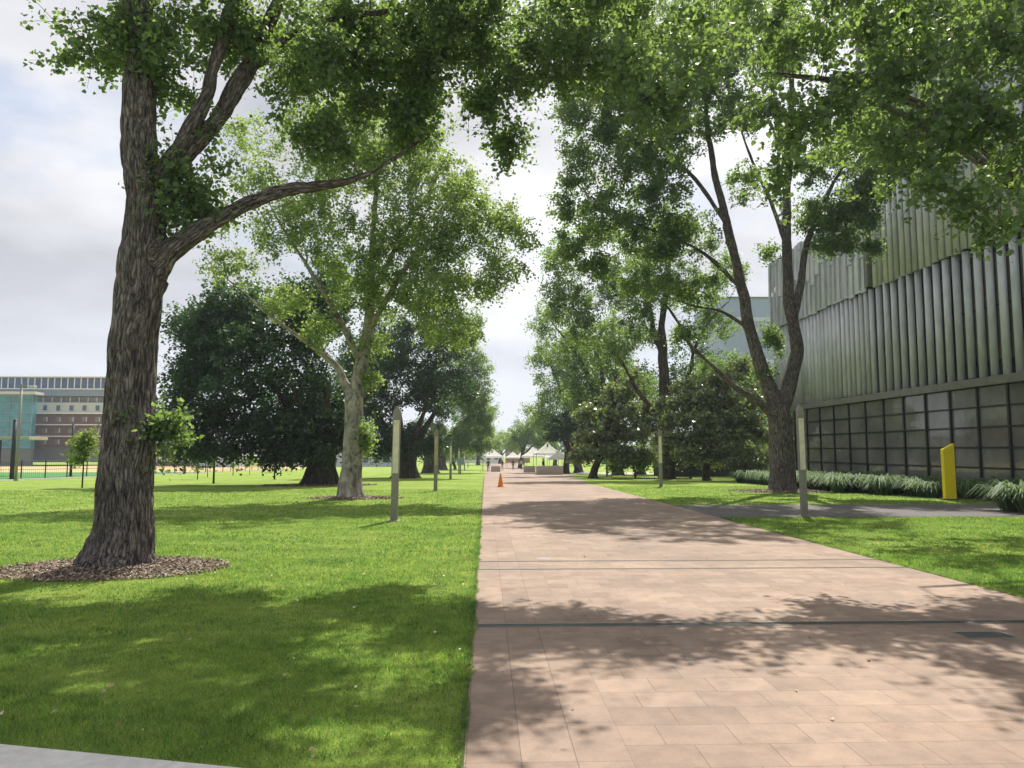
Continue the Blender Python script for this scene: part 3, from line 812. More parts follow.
fig(406, 478, .85, [B(405, 355, D4, 4.2, 4, 4.2, 150), B(370, 400, D4, 2.6, 3, 2.4, 60), B(440, 390, D4 - .5, 3.0, 3, 2.4, 70), B(450, 335, D4, 2.4, 2.4, 2.2, 45), B(430, 300, D4, 2.2, 2.4, 1.8, 36), B(360, 360, D4, 2, 2, 2.4, 40), B(395, 435, D4, 2.2, 2.4, .9, 30), B(375, 448, D4 - 1, 1.6, 1.8, .7, 20), B(425, 446, D4 - 1, 1.8, 1.8, .7, 22), B(352, 435, D4 - .5, 1.3, 1.6, 1.2, 16), B(400, 448, D4 + 2, 2.4, 1.5, .8, 22)],
    'dark fig tree behind the first light post, its crown merging into its neighbours', 22)
b5 = G(430, 473); D5 = b5.y
fig(430, 473, .8, [B(446, 385, D5, 3.6, 4, 4.0, 110), B(475, 400, D5 - 1, 2.2, 2.4, 2.6, 46), B(470, 430, D5 - 1, 2.4, 2.6, 1.4, 40), B(430, 430, D5 - 1, 2.4, 2.6, 1.2, 36), B(455, 446, D5 - 2, 2.6, 2.4, 1.0, 36), B(482, 445, D5 - 3, 1.3, 1.6, .9, 16), B(420, 446, D5 + 2, 2, 2, 1, 18), B(465, 355, D5, 2.4, 2.4, 2, 34), B(480, 375, D5 - 1, 1.7, 2, 2.4, 30), B(485, 420, D5 - 1.5, 1.2, 1.6, 1.8, 18), B(470, 325, D5, 2.2, 2.2, 1.8, 28)],
    'mid green fig tree beyond the second light post, lit leaves facing the walkway', 23, .2, 110, .6, 'leaf_green')
b6 = G(441, 470); D6 = b6.y
fig(441, 470, .8, [B(468, 405, D6, 3.4, 4, 4.2, 90), B(488, 412, D6 - 2, 1.6, 2.0, 2.0, 26), B(486, 432, D6 - 2, 1.7, 2, 1.4, 24), B(455, 436, D6, 3, 3, 1.4, 40)],
    'furthest fig tree of the left row, its crown nearest the sky gap', 24, .22, 100, .65, 'leaf_green')

# right row
b7 = G(667, 479); D7 = b7.y
L7 = [[(b7 + W(0, 0, -.3), .75), (b7 + W(0, 0, .3), .6)] + limb([(667, 450, D7, .52), (666, 412, D7, .48), (664, 385, D7, .42), (663, 350, D7, .36), (662, 322, D7, .26), (668, 280, D7, .18), (672, 230, D7, .06)]),
      limb([(664, 360, D7, .24), (655, 335, D7, .22), (652, 318, D7, .18), (645, 280, D7, .12), (640, 240, D7, .05)]),
      limb([(664, 418, D7, .26), (648, 404, D7 - .4, .2), (634, 385, D7 - .8, .16), (620, 360, D7 - 1, .1), (600, 345, D7 - 1.2, .05)]),
      limb([(668, 420, D7, .24), (682, 395, D7, .2), (690, 370, D7, .16), (696, 345, D7, .14), (712, 318, D7 - .4, .1), (730, 300, D7 - .6, .05)]),
      limb([(693, 352, D7, .14), (680, 325, D7 - .3, .12), (662, 302, D7 - .6, .1), (636, 292, D7 - 1, .08), (605, 300, D7 - 1.4, .06), (590, 318, D7 - 1.5, .03)])] + flare(b7, .55, 5, 9)
C7 = [B(640, 270, D7 - .5, 3.4, 3, 1.8, 56), B(600, 290, D7 - 1.4, 2.2, 2.2, 1.6, 34), B(560, 255, D7 - 1, 1.7, 2, 1.8, 26), B(570, 310, D7 - 1.5, 1.7, 1.8, 1.4, 24), B(690, 290, D7, 2.6, 2.4, 1.7, 40), B(715, 325, D7 - .4, 1.5, 1.6, 1.2, 18), B(640, 330, D7 - .5, 2.0, 2, 1.1, 24), B(610, 350, D7 - 1, 2, 2, 1.2, 26), B(668, 225, D7, 2.6, 2.4, 1.6, 30), B(600, 230, D7, 2.2, 2, 1.4, 26), B(700, 370, D7, 1.2, 1.2, .9, 10), B(560, 290, D7 - 1.4, 1.6, 1.8, 1.8, 24), B(640, 300, D7 - 1, 2.4, 2.2, 1.4, 30), B(730, 270, D7, 1.6, 1.6, 1.3, 18), B(585, 330, D7 - 1.4, 1.6, 1.6, 1.3, 18)]
tree('dark trunked spreading tree on the right lawn beside the second right light post', b7, L7, C7, 'leaf_green', 'bark_dark', .155, 62, .34, 4, 31, nmul=2.2, voxel=0.07, amp=.03, freq=(5, .8), twigr=.03, gap=.2)


def simple_tree(label, bpx, bpy_, tops, blobs, leaf, r, seed, lsize=.22, nper=95, sig=.6, bark='bark_dark', D=None, up=.6, name='broadleaf_tree', cat='tree', group=None, gap=.18, low=1.5):
    if D is None: b = G(bpx, bpy_)
    else:
        b = P(bpx, 450, D); b.z = gz(D)
    L = []
    c0 = blobs[0][0]; h = max(c0.z - b.z, 1.5)
    top = W(c0.x, c0.y, c0.z)
    L.append([(b + W(0, 0, -.3), r * 1.4), (b + W(0, 0, .4), r * 1.05), (b + (top - b) * .35, r * .9), (b + (top - b) * .7, r * .6), (top, r * .2)])
    rnd = random.Random(seed)
    for c, rr, n in blobs[1:]:
        t = rnd.uniform(.25, .5); s = b + (top - b) * t
        m = s + (c - s) * .5 + W(0, 0, .25 * (c - s).length * .5)
        L.append([(s, r * .5), (m, r * .32), (c, r * .08)])
    L += flare(b, r, 5, seed)
    return tree(label, b, L, blobs, leaf, bark, lsize * .9, nper * .62, sig * .75, 4, seed, name=name, cat=cat, twigr=.035, up=up, group=group, gap=gap, nmul=1.9)


D8 = 72
simple_tree('tall green tree on the right side seen past the spreading tree', 617, 470, None, [B(600, 360, D8, 3.2, 3.4, 3.2, 60), B(570, 345, D8, 2.4, 2.6, 2.4, 34), B(550, 320, D8, 2.0, 2.2, 2.0, 22), B(620, 330, D8, 2.8, 2.8, 2.2, 36), B(590, 400, D8, 2.4, 2.6, 1.8, 30), B(640, 385, D8, 2.2, 2.4, 1.6, 22), B(575, 390, D8, 1.8, 2, 1.6, 20)], 'leaf_green', .5, 41, D=D8)
simple_tree('green tree lining the walkway behind the white tents, tall narrow crown', 578, 0, None, [B(562, 385, 92, 3.4, 3.6, 4.4, 66), B(548, 360, 92, 2.4, 2.6, 2.6, 28), B(575, 350, 92, 3, 3, 2.8, 34), B(545, 410, 92, 2.4, 2.6, 2.4, 28), B(575, 425, 92, 3.2, 3.2, 1.8, 34)], 'leaf_green', .5, 42, .25, 95, .7, D=92)
simple_tree('dark olive tree directly behind the white tents, low rounded crown', 566, 0, None, [B(570, 418, 84, 2.6, 3, 2.6, 50), B(590, 430, 84, 2.4, 2.6, 2.0, 34), B(556, 432, 84, 1.6, 1.8, 1.3, 18)], 'leaf_fig', .35, 43, .22, 110, .55, D=84)
simple_tree('grey olive magnolia like tree, painted pale glints on glossy leaves, by the far light post', 593, 475, None, [B(612, 415, 60, 1.8, 2, .6, 30), B(592, 436, 59, 1.4, 1.6, .5, 22), B(630, 432, 60, 1.7, 1.9, .55, 26), B(610, 452, 59, 2.0, 2, .5, 26), B(640, 455, 60, 1.5, 1.7, .45, 18), B(618, 392, 60, 1.5, 1.6, .6, 22), B(645, 408, 61, 1.4, 1.6, .6, 20), B(585, 412, 60, .9, 1.1, .5, 10), B(630, 376, 60, .9, 1.1, .5, 10), B(585, 455, 58, 1.0, 1.1, .4, 9)], 'leaf_olive', .3, 44, .27, 84, .40, D=60, gap=.3)
simple_tree('wide olive leaved tree in shade between the spreading tree and the forked tree', 706, 0, None, [B(712, 400, 53, 2.2, 2.2, .6, 38), B(690, 418, 52, 1.8, 2, .5, 28), B(735, 418, 53, 2.0, 2, .55, 32), B(710, 436, 52, 2.6, 2.2, .5, 38), B(752, 436, 54, 1.8, 1.8, .5, 26), B(675, 440, 53, 1.5, 1.6, .5, 20), B(720, 380, 54, 1.7, 1.8, .6, 28), B(755, 400, 55, 1.5, 1.6, .6, 22), B(690, 388, 54, 1.2, 1.4, .5, 14), B(740, 366, 55, 1.2, 1.4, .5, 14), B(730, 452, 51, 2.0, 1.6, .4, 22), B(690, 455, 51, 1.6, 1.4, .35, 16), B(668, 405, 54, 1.0, 1.2, .45, 10)], 'leaf_olive', .25, 45, .25, 84, .40, D=53, gap=.3)
simple_tree('small olive tree glimpsed left of the forked trunk at the corner of the building', 800, 0, None, [B(795, 420, 62, 1.6, 1.8, 2.2, 34), B(803, 445, 62, 1.4, 1.6, 1.4, 20), B(770, 400, 64, 2.4, 2.2, 2.0, 30)], 'leaf_olive', .2, 46, .2, 100, .45, D=62)
simple_tree('dark green tree filling the shade behind the spreading tree trunk', 640, 0, None, [B(645, 395, 78, 4, 3.4, 3.4, 70), B(690, 375, 80, 3.6, 3.4, 3.4, 50), B(655, 430, 76, 3.6, 3, 2, 46), B(610, 380, 80, 3, 3, 3, 40)], 'leaf_fig', .45, 47, .25, 100, .65, D=78)
simple_tree('low spreading bright shrub under the spreading tree, just right of its trunk', 690, 0, None, [B(690, 455, 57, 1.8, 1.4, .9, 34), B(715, 458, 57, 1.6, 1.4, .7, 26), B(672, 460, 57, 1.0, 1.0, .6, 14)], 'leaf_olive', .08, 71, .16, 100, .35, D=57, name='shrub', cat='shrub')
simple_tree('low spreading shrub between the far right light post and the spreading trunk', 635, 0, None, [B(632, 458, 62, 1.7, 1.4, .9, 34), B(648, 455, 62, 1.4, 1.2, 1.0, 26), B(615, 462, 62, 1.2, 1.0, .6, 16)], 'leaf_green', .08, 72, .17, 100, .38, D=62, name='shrub', cat='shrub')
simple_tree('rounded shrub in front of the pale wall block beside the forked trunk', 750, 0, None, [B(748, 455, 50, 1.3, 1.2, .9, 30), B(762, 460, 50, .8, .9, .6, 14), B(732, 460, 50, 1.0, 1, .6, 18)], 'leaf_olive', .07, 73, .16, 100, .33, D=50, name='shrub', cat='shrub')
simple_tree('tall olive green tree screening the blue grey tower right of the spreading tree', 735, 0, None, [B(728, 372, 66, 2.6, 2.4, 1.8, 40), B(700, 395, 66, 2.4, 2.2, 2.0, 36), B(755, 392, 66, 2.0, 2.0, 1.8, 30), B(735, 420, 66, 3.2, 2.4, 1.8, 40)], 'leaf_green', .3, 74, .2, 110, .5, D=66)
# far end of the walk
simple_tree('round crowned tree closing the far end of the walk', 520, 0, None, [B(526, 432, 150, 3.6, 4, 3.0, 44), B(536, 424, 150, 3, 3.4, 3.6, 36), B(518, 440, 150, 2.4, 3, 1.8, 18), B(545, 440, 150, 3, 3, 2.4, 24)], 'leaf_green', .4, 51, .32, 90, .8, D=150)
simple_tree('broad light green tree at the far end left of centre', 500, 0, None, [B(503, 440, 240, 6, 6, 3.0, 50), B(488, 444, 240, 4, 4, 2.4, 28), B(516, 444, 240, 4, 4, 2.2, 26)], 'leaf_poplar_light', .5, 52, .5, 80, 1.2, D=240)
simple_tree('distant dark tree just left of the far tents', 478, 0, None, [B(478, 440, 200, 6, 6, 3.4, 50), B(462, 444, 200, 4, 4, 3, 30), B(492, 446, 200, 3, 3, 2, 18)], 'leaf_green', .5, 53, .45, 80, 1.1, D=200)
simple_tree('distant tree beyond the right hand tents, middle of the far row', 555, 0, None, [B(556, 438, 180, 6, 6, 4.2, 50), B(580, 440, 185, 5, 5, 4, 36), B(605, 436, 190, 6, 6, 5, 40)], 'leaf_green', .5, 54, .45, 80, 1.1, D=180)
simple_tree('distant tree seen under the fig crowns, pale in the sun', 455, 0, None, [B(450, 452, 130, 3, 3, 1.6, 26), B(462, 452, 128, 2.6, 2.6, 1.4, 20)], 'leaf_poplar_light', .25, 55, .3, 80, .6, D=130)
simple_tree('low bushy tree beside the far right cross path', 576, 0, None, [B(577, 458, 88, 1.3, 1.3, .7, 14), B(585, 455, 88, 1.4, 1.3, .9, 16)], 'leaf_olive', .12, 56, .2, 90, .4, D=88, name='shrub', cat='shrub')


# saplings on the left lawn
def sapling_proto():
    b = W(0, 0, 0)
    L = [[(W(0, 0, -.1), .035), (W(.01, 0, .8), .03), (W(-.02, .01, 1.6), .022), (W(.02, 0, 2.5), .008)]]
    return L, b


SAP = [(82, 488, 2.85, 'leaf_sapling', 'young tree on the left lawn just left of the huge trunk, with lime green leaves'),
       (285, 0, 0, '', ''), ]
sap_spots = [(82, 488, 1.0, 'young lime green tree on the lawn just left of the huge trunk'),
             (176, 472, .95, 'yellow green young tree showing just right of the huge trunk'),
             (197.5, 479.5, .92, 'dark leaved young tree on the lawn beside the thin dark lamp post'),
             (207.5, 477, .85, 'young tree right behind the dark leaved young tree'),
             (233, 475.5, 1.0, 'tall narrow young tree between the thin dark lamp post and the fig'),
             (249.5, 475, .7, 'small orange tinged young tree under the left edge of the fig crown'),
             (262, 474, .7, 'small young tree midway between the two thin dark lamp posts'),
             (292, 471.5, .8, 'young tree just right of the far thin dark lamp post'),
             (301, 471, .75, 'young tree on the lawn closest to the fig trunk')]
proto_s = []
for kk in range(2):
    L, b = sapling_proto()
    cl = [(W(0, 0, 1.75), (.45, .45, .55), 16), (W(.1, 0, 2.25), (.25, .25, .4), 8), (W(-.25, .1, 1.3), (.25, .25, .25), 5)] if kk == 0 else [(W(0, 0, 1.5), (.38, .38, .75), 16), (W(0, 0, 2.3), (.2, .2, .35), 6)]
    t = tree('x', b, L, cl, 'leaf_sapling' if kk == 0 else 'leaf_green', 'bark_dark',   .12, 84, .20, 4, 60 + kk, name='young_tree', twigr=.02, group='young trees planted on the left lawn')
    proto_s.append(t)
used = [False, False]
for i, (px, py, sc, lab) in enumerate(sap_spots):
    kk = 1 if i in (2, 4, 7) else 0
    o = proto_s[kk] if not used[kk] else copy_tree(proto_s[kk])
    used[kk] = True
    g = G(px, py); o.location = g
    o.scale = (sc * random.uniform(1.1, 1.3),) * 2 + (sc * 1.12,); o.rotation_euler = (0, 0, i * 1.3)
    o['label'] = lab

# ------------------------------------------------------------------ grass, mulch, litter
MULCH = [(b1.x + .0, b1.y - .15, 1.32, .95, 1.0), (b2.x - .1, b2.y - .3, 2.0, 1.6, 1), (b3.x + .2, b3.y - .2, 1.5, .9, 1), (bf.x, bf.y - .2, 2.6, 1.8, 1), (b7.x, b7.y, 1.5, 1.2, 1)]


def mulch_r(x, y, m):
    a = math.atan2((y - m[1]) / m[3], (x - m[0]) / m[2])
    return math.hypot((x - m[0]) / m[2], (y - m[1]) / m[3]) / (1 + .16 * math.sin(3 * a + m[0]) + .1 * math.sin(7 * a + 1))


mb = MB(); chips_p = []
for mi_, m in enumerate(MULCH):
    nseg = 40; rings = 5
    base = len(mb.v); vs = []; fs = []
    vs.append((m[0], m[1], gz(m[1]) + .06))
    for r in range(1, rings + 1):
        for k in range(nseg):
            a = 2 * math.pi * k / nseg; q = r / rings
            f = (1 + .16 * math.sin(3 * a + m[0]) + .1 * math.sin(7 * a + 1)) * q
            x, y = m[0] + m[2] * f * math.cos(a), m[1] + m[3] * f * math.sin(a)
            vs.append((x, y, gz(y) + .004 + .05 * (1 - q * q)))
    for k in range(nseg): fs.append((0, 1 + k, 1 + (k + 1) % nseg))
    for r in range(rings - 1):
        for k in range(nseg):
            fs.append((1 + r*nseg + k, 1 + (r+1)*nseg + k, 1 + (r+1)*nseg + (k+1) % nseg, 1 + r*nseg + (k+1) % nseg))
    mb.add(vs, fs)
tag(mb.build('soil', M['soil'], smooth=True), kind='structure')


def chips(cx, cy, rx, ry, n, size, rng, spread=1.1):
    a = rng.uniform(0, 2 * np.pi, n); r = rng.uniform(0, 1, n) ** .55 * spread * 1.12
    x = cx + rx * r * np.cos(a); y = cy + ry * r * np.sin(a)
    z = np.array([gz(v) for v in y]) + .012 + .05 * np.clip(1 - r * r, 0, 1) + rng.uniform(0, .02, n)
    u = rng.normal(size=(n, 3)) * (1, 1, .35); u /= np.linalg.norm(u, axis=1)[:, None]
    v = np.cross(u, rng.normal(size=(n, 3)) * .4 + (0, 0, 1)); v /= np.linalg.norm(v, axis=1)[:, None]
    w = np.cross(u, v)
    s = size * rng.uniform(.5, 1.3, n)[:, None]; t = s * rng.uniform(.25, .5, n)[:, None]
    P0 = np.stack([x, y, z], 1)
    V = np.stack([P0 - u*s - v*t, P0 + u*s - v*t*.7, P0 + u*s + v*t, P0 - u*s + v*t*.8], 1).reshape(-1, 3)
    return V, (np.arange(n) * 4)[:, None] + np.array([0, 1, 2, 3])


rng = np.random.default_rng(5)
VV, FF, off = [], [], 0
for (m, n, s) in zip(MULCH, (13000, 5000, 3500, 4000, 2000), (.022, .035, .035, .05, .05)):
    V, Fq = chips(m[0], m[1], m[2], m[3], n, s, rng); VV.append(V); FF.append(Fq + off); off += len(V)
tag(link('mulch', fast_mesh('mulch', np.concatenate(VV), np.concatenate(FF)), M['chip']), 'brown bark mulch ringing the tree trunks', 'mulch', kind='stuff')


def in_path(x, y):
    r = np.where(y < 42, 6.05, np.where(y < 76, 6.05 + (y - 42) * .066, 8.5))
    return ((x > -.125) & (x < r + .012)) | ((x > 6) & (x < 20.4) & (y > 19.62) & (y < 24.6)) | ((x < 0) & (y < FP(x)))


def in_mulch(x, y, k=.95):
    out = np.zeros(len(x), bool)
    for m in MULCH:
        a = np.arctan2((y - m[1]) / m[3], (x - m[0]) / m[2])
        out |= np.hypot((x - m[0]) / m[2], (y - m[1]) / m[3]) / (1 + .16 * np.sin(3 * a + m[0]) + .1 * np.sin(7 * a + 1)) < k
    return out


def blades(x0, x1, y0, y1, dens, w, h, rng, cone=True):
    n = int((x1 - x0) * (y1 - y0) * dens)
    x = rng.uniform(x0, x1, n); y = rng.uniform(y0, y1, n)
    keep = ~in_path(x, y) & ~in_mulch(x, y, rng.uniform(.8, 1.08, n))
    if cone: keep &= (x > -.78 * y - 1.2) & (x < .80 * y + 1.2)
    # tufty density
    keep &= (np.sin(x * 3.1 + np.sin(y * 2.3) * 1.3) + np.sin(y * 4.7 + x * 1.1) + rng.normal(0, 1.3, n)) > -1.2
    x, y = x[keep], y[keep]; n = len(x)
    z = np.where(y < 40, 0, -.008 * (np.minimum(y, 140) - 40))
    a = rng.uniform(0, 2 * np.pi, n)
    patch = 1 + .35 * np.sin(x * 1.3 + 2 * np.sin(y * .9)) * np.sin(y * 1.7 + 1)
    hh = h * rng.uniform(.45, 1.15, n) * patch; ww = w * rng.uniform(.6, 1.3, n)
    lean = rng.normal(0, .55, (n, 2)) * hh[:, None]
    V = np.empty((n, 3, 3))
    V[:, 0] = np.stack([x + np.cos(a) * ww, y + np.sin(a) * ww, z - .004], 1)
    V[:, 1] = np.stack([x - np.cos(a) * ww, y - np.sin(a) * ww, z - .004], 1)
    V[:, 2] = np.stack([x + lean[:, 0], y + lean[:, 1], z + hh], 1)
    return V.reshape(-1, 3)


GV = [blades(-6.5, -.1, 3.4, 7, 5200, .0028, .036, rng), blades(-9.5, -.1, 7, 12, 2300, .0042, .038, rng), blades(-16, -.1, 12, 20, 800, .007, .04, rng), blades(-27, -.1, 20, 36, 170, .013, .045, rng),
      blades(6.0, 8, 7.5, 12, 2300, .0042, .038, rng), blades(6.0, 16.5, 11, 20, 800, .007, .04, rng), blades(6.0, 20, 24, 40, 170, .013, .045, rng)]
# longer fringe along the walkway edge
GV.append(blades(-.20, -.10, 3.4, 22, 2600, .0032, .05, rng))
GV.append(blades(6.06, 6.16, 8, 19.6, 2600, .0032, .05, rng))
def overhang(x0, x1, y0, y1, n, rng, side):
    y = rng.uniform(y0, y1, n); e = .5 + .5 * np.sin(y * 5.3 + 1.4 * np.sin(y * 2.1)) * np.sin(y * 1.9 + .7)
    x = x0 + side * rng.uniform(0, 1, n) * (x1 * e * rng.uniform(.2, 1, n)); a = rng.uniform(0, 6.28, n); w_ = .003 * rng.uniform(.6, 1.3, n); h_ = rng.uniform(.012, .04, n)
    V = np.empty((n, 3, 3)); V[:, 0] = np.stack([x + np.cos(a) * w_, y + np.sin(a) * w_, 0 * x + .006], 1); V[:, 1] = np.stack([x - np.cos(a) * w_, y - np.sin(a) * w_, 0 * x + .006], 1)
    V[:, 2] = np.stack([x + side * rng.uniform(-.01, .035, n), y + rng.normal(0, .02, n), h_], 1)
    return V.reshape(-1, 3)


GV.append(overhang(-.14, .085, 3.6, 20, 15000, rng, 1)); GV.append(overhang(6.08, .085, 8, 19.5, 7000, rng, -1))
GVa = np.concatenate(GV)
gm = fast_mesh('grass', GVa, np.arange(len(GVa)).reshape(-1, 3))
tag(link('grass', gm, M['blade']), 'short mown green grass of the lawns', 'grass', kind='stuff')

# fallen leaves
n = 380
x = np.concatenate([rng.uniform(-6, -.2, 300), rng.uniform(0, 6, 50), rng.uniform(6.2, 10, 30)]); y = rng.uniform(3.8, 16, n)
z = np.where(in_path(x, y), .018, .04)
P0 = np.stack([x, y, z], 1)
V, Fq = leaf_geo(P0, .03, rng, 6, 0, 2.0)
tag(link('fallen_leaves', fast_mesh('fallen_leaves', V, Fq), M['fallen']), 'dry leaves scattered on lawn and paving', 'leaves', kind='stuff')

# soil gap along the walkway edge
eb = MB(); eb.box((-.145, FP(-.1) + .02, -.02), (-.112, 60, .011)); eb.box((6.053, 4, -.02), (6.09, 19.58, .011))
tag(eb.build('path_edge', M['soil']), kind='structure')

# ------------------------------------------------------------------ drains
def trench(y, w, label):
    t = empty('trench_drain', (0, y, .009), label, 'drain')
    fr = MB(); fr.box((-.1, -w/2 - .012, 0), (6.04, -w/2, .004)); fr.box((-.1, w/2, 0), (6.04, w/2 + .012, .004))
    fr.build('frame', M['grey_metal'], t)
    g = MB()
    g.box((-.1, -w/2 + .001, -.006), (6.04, w/2 - .001, .0012))
    k = -.09
    while k < 6.02:
        g.box((k, -w/2 + .004, .0013), (k + .014, w/2 - .004, .0035)); k += .03
    g.build('grate', M['iron'], t)
    return t


yt = [G(600, 626).y, G(600, 561.5).y, G(600, 569.5).y, G(600, 521).y]
trench(yt[0], .12, 'dark slotted trench drain crossing the walkway nearest the camera')
trench(yt[1], .05, 'thin drain line across the walkway, the further of a close pair')
trench(yt[2], .05, 'thin drain line across the walkway, the nearer of a close pair')
for (px, py, sx, sy, lab) in ((985, 636, .42, .22, 'dark rectangular access cover in the paving at right beside the trench drain'), (545, 559.5, .2, .2, 'small greenish grey access cover in the paving near the left lawn')):
    g = G(px, py); t = empty('access_cover', (g.x, g.y, .009), lab, 'cover')
    a = MB(); a.box((-sx/2, -sy/2, 0), (sx/2, sy/2, .0045)); a.build('plate', M['iron'] if sx > .3 else M['grey_metal'], t, bevel=.002)
    f = MB()
    for s in (-1, 1):
        f.box((-sx/2 - .015, s * (sy/2 + .009) - .006, 0), (sx/2 + .015, s * (sy/2 + .009) + .006, .003))
        f.box((s * (sx/2 + .009) - .006, -sy/2 - .002, 0), (s * (sx/2 + .009) + .006, sy/2 + .002, .003))
    f.build('frame', M['grey_metal'], t)

# ------------------------------------------------------------------ light posts
def make_post():
    t = empty('light_post', (0, 0, 0), 'x', 'light post', 'pointed light posts along the walkway')
    b = MB(); b.box((-.085, -.06, -.15), (.085, .06, 1.16)); b.build('pole', M['grey_metal'], t, bevel=.012)
    p = MB(); p.box((-.078, -.055, 1.163), (.078, .055, 2.50)); p.build('light_panel', M['post_pale'], t, bevel=.01)
    e = MB(); e.box((.079, -.06, 1.17), (.091, .06, 2.50)); e.box((-.091, -.06, 1.17), (-.079, .06, 2.50)); e.build('edge_strip', M['grey_metal'], t)
    c = MB()
    a, d = .092, .062
    c.add([(-a,-d,2.503),(a,-d,2.503),(a,d,2.503),(-a,d,2.503),(-a,-d,2.70),(a,-d,2.70),(a,d,2.70),(-a,d,2.70),(-.03,-.02,2.84),(.03,-.02,2.84),(.03,.02,2.84),(-.03,.02,2.84)],
          [(3,2,1,0),(0,1,5,4),(1,2,6,5),(2,3,7,6),(3,0,4,7),(4,5,9,8),(5,6,10,9),(6,7,11,10),(7,4,8,11),(8,9,10,11)])
    c.build('cap', M['grey_metal'], t, bevel=.008)
    j = MB(); j.box((-.09, -.065, 1.145), (.09, .065, 1.175)); j.build('collar', M['grey_metal'], t)
    f = MB(); f.box((-.16, -.13, -.1), (.16, .13, .022)); f.build('base_plate', M['grey_metal'], t, bevel=.006)
    return t


post = make_post()
lp = [(394, 521, 'light post on the left lawn in front of the pale trunk, nearest of its row'), (435.5, 491, 'light post with reddish weathered panel, second along the left lawn'), (450.5, 479, 'light post third along the left lawn, small and pale'),
      (459, 473.8, 'light post fourth along the left lawn, beside the dark notice board'), (464.5, 470.5, 'light post fifth along the left lawn, thin in the distance'), (468, 467.8, 'light post sixth and furthest along the left lawn'),
      (804.5, 516, 'light post on the right lawn in front of the forked tree and glass wall'), (661, 487, 'light post on the right lawn against the dark spreading tree trunk'), (607, 476.5, 'light post on the right, furthest, against the olive tree')]
for i, (px, py, lab) in enumerate(lp):
    o = post if i == 0 else copy_tree(post)
    g = G(px, py); o.location = g; o['label'] = lab
    o.rotation_euler = (0, math.radians(random.uniform(-.6, .6)) + (math.radians(.9) if px < 450 else 0), random.uniform(-.05, .05))
    if i == 1:
        for ch in o.children:
            if ch.name.startswith('light_panel'):
                ch.data = ch.data.copy(); ch.data.materials[0] = M['post_rust']
    if px > 600: o.scale = (1, 1, 1.05)

# thin dark lamp posts on the left lawn
tp = empty('lamp_post', (0, 0, 0), 'x', 'lamp post', 'thin dark lamp posts on the left lawn')
a = MB(); a.tube([(0, 0, -.1), (0, 0, 1.5), (0, 0, 2.45)], [.06, .055, .05], 10); a.build('pole', M['black'], tp, True)
a = MB(); a.tube([(0, 0, 2.45), (0, 0, 2.6)], [.075, .075], 12); a.build('lamp_head', M['grey_metal'], tp, True)
a = MB(); a.tube([(0, 0, -.05), (0, 0, .03)], [.12, .12], 12); a.build('base_plate', M['black'], tp)
t2 = copy_tree(tp)
tp.location = G(213.5, 483.5); tp['label'] = 'thin dark lamp post at the edge of the fig shade, beside the dark young tree'
t2.location = G(274.5, 479.5); t2['label'] = 'thin dark lamp post left of the fig trunk, further of two'

# notice board
g = G(458.5, 474.5); nb = empty('notice_board', g + W(.2, .4, 0), 'small dark notice board on a leg beside the far left light posts', 'sign')
a = MB(); a.box((-.05, -.03, 0), (.05, .03, 1.0)); a.build('leg', M['black'], nb)
a = MB(); a.box((-.35, -.05, 1.0), (.35, .05, 1.7)); a.build('panel', M['blue_band'], nb, bevel=.02)
g = G(577, 471.5); nb = empty('sign_post', g, 'small dark sign post on the right lawn beside the planter', 'sign')
a = MB(); a.box((-.09, -.06, 0), (.09, .06, 1.1)); a.build('post', M['black'], nb)
a = MB(); a.box((-.28, -.05, 1.1), (.28, .05, 1.65)); a.build('panel', M['dark_wall'], nb, bevel=.02)

# ------------------------------------------------------------------ traffic cone
g = G(500.5, 487); tc = empty('traffic_cone', (g.x, g.y, gz(g.y) + .009), 'orange traffic cone standing alone on the walkway', 'traffic cone')
a = MB(); a.box((-.19, -.19, 0), (.19, .19, .035)); a.build('base', M['orange'], tc, bevel=.012)
a = MB(); a.tube([(0, 0, .036), (0, 0, .08), (0, 0, .35), (0, 0, .68), (0, 0, .70)], [.15, .14, .09, .032, .022], 20); a.build('body', M['orange'], tc, True)

# ------------------------------------------------------------------ planters, tents
def planter(px0, px1, py, D, h, label, dy=1.2):
    p0 = P(px0, py, D); p1 = P(px1, py, D); w = p1.x - p0.x
    t = empty('planter_box', (p0.x, D, gz(D)), label, 'planter', 'concrete planter boxes on the walkway')
    a = MB(); th = .12
    a.box((0, 0, 0), (w, th, h)); a.box((0, dy - th, 0), (w, dy, h)); a.box((0, th + .001, 0), (th, dy - th - .001, h)); a.box((w - th, th + .001, 0), (w, dy - th - .001, h))
    a.build('box', M['planter'], t, bevel=.015)
    s = MB(); s.box((th + .002, th + .002, .05), (w - th - .002, dy - th - .002, h - .1)); s.build('soil', M['soil'], t)
    return t


planter(537, 563, 470, 76, .88, 'long pale concrete planter box on the right of the walkway, nearest one', 2.2)
planter(524, 535, 468, 93, .8, 'short pale concrete planter box behind and left of the long one')
planter(491, 500.5, 468, 100, .75, 'pale concrete planter box under the left white tent')


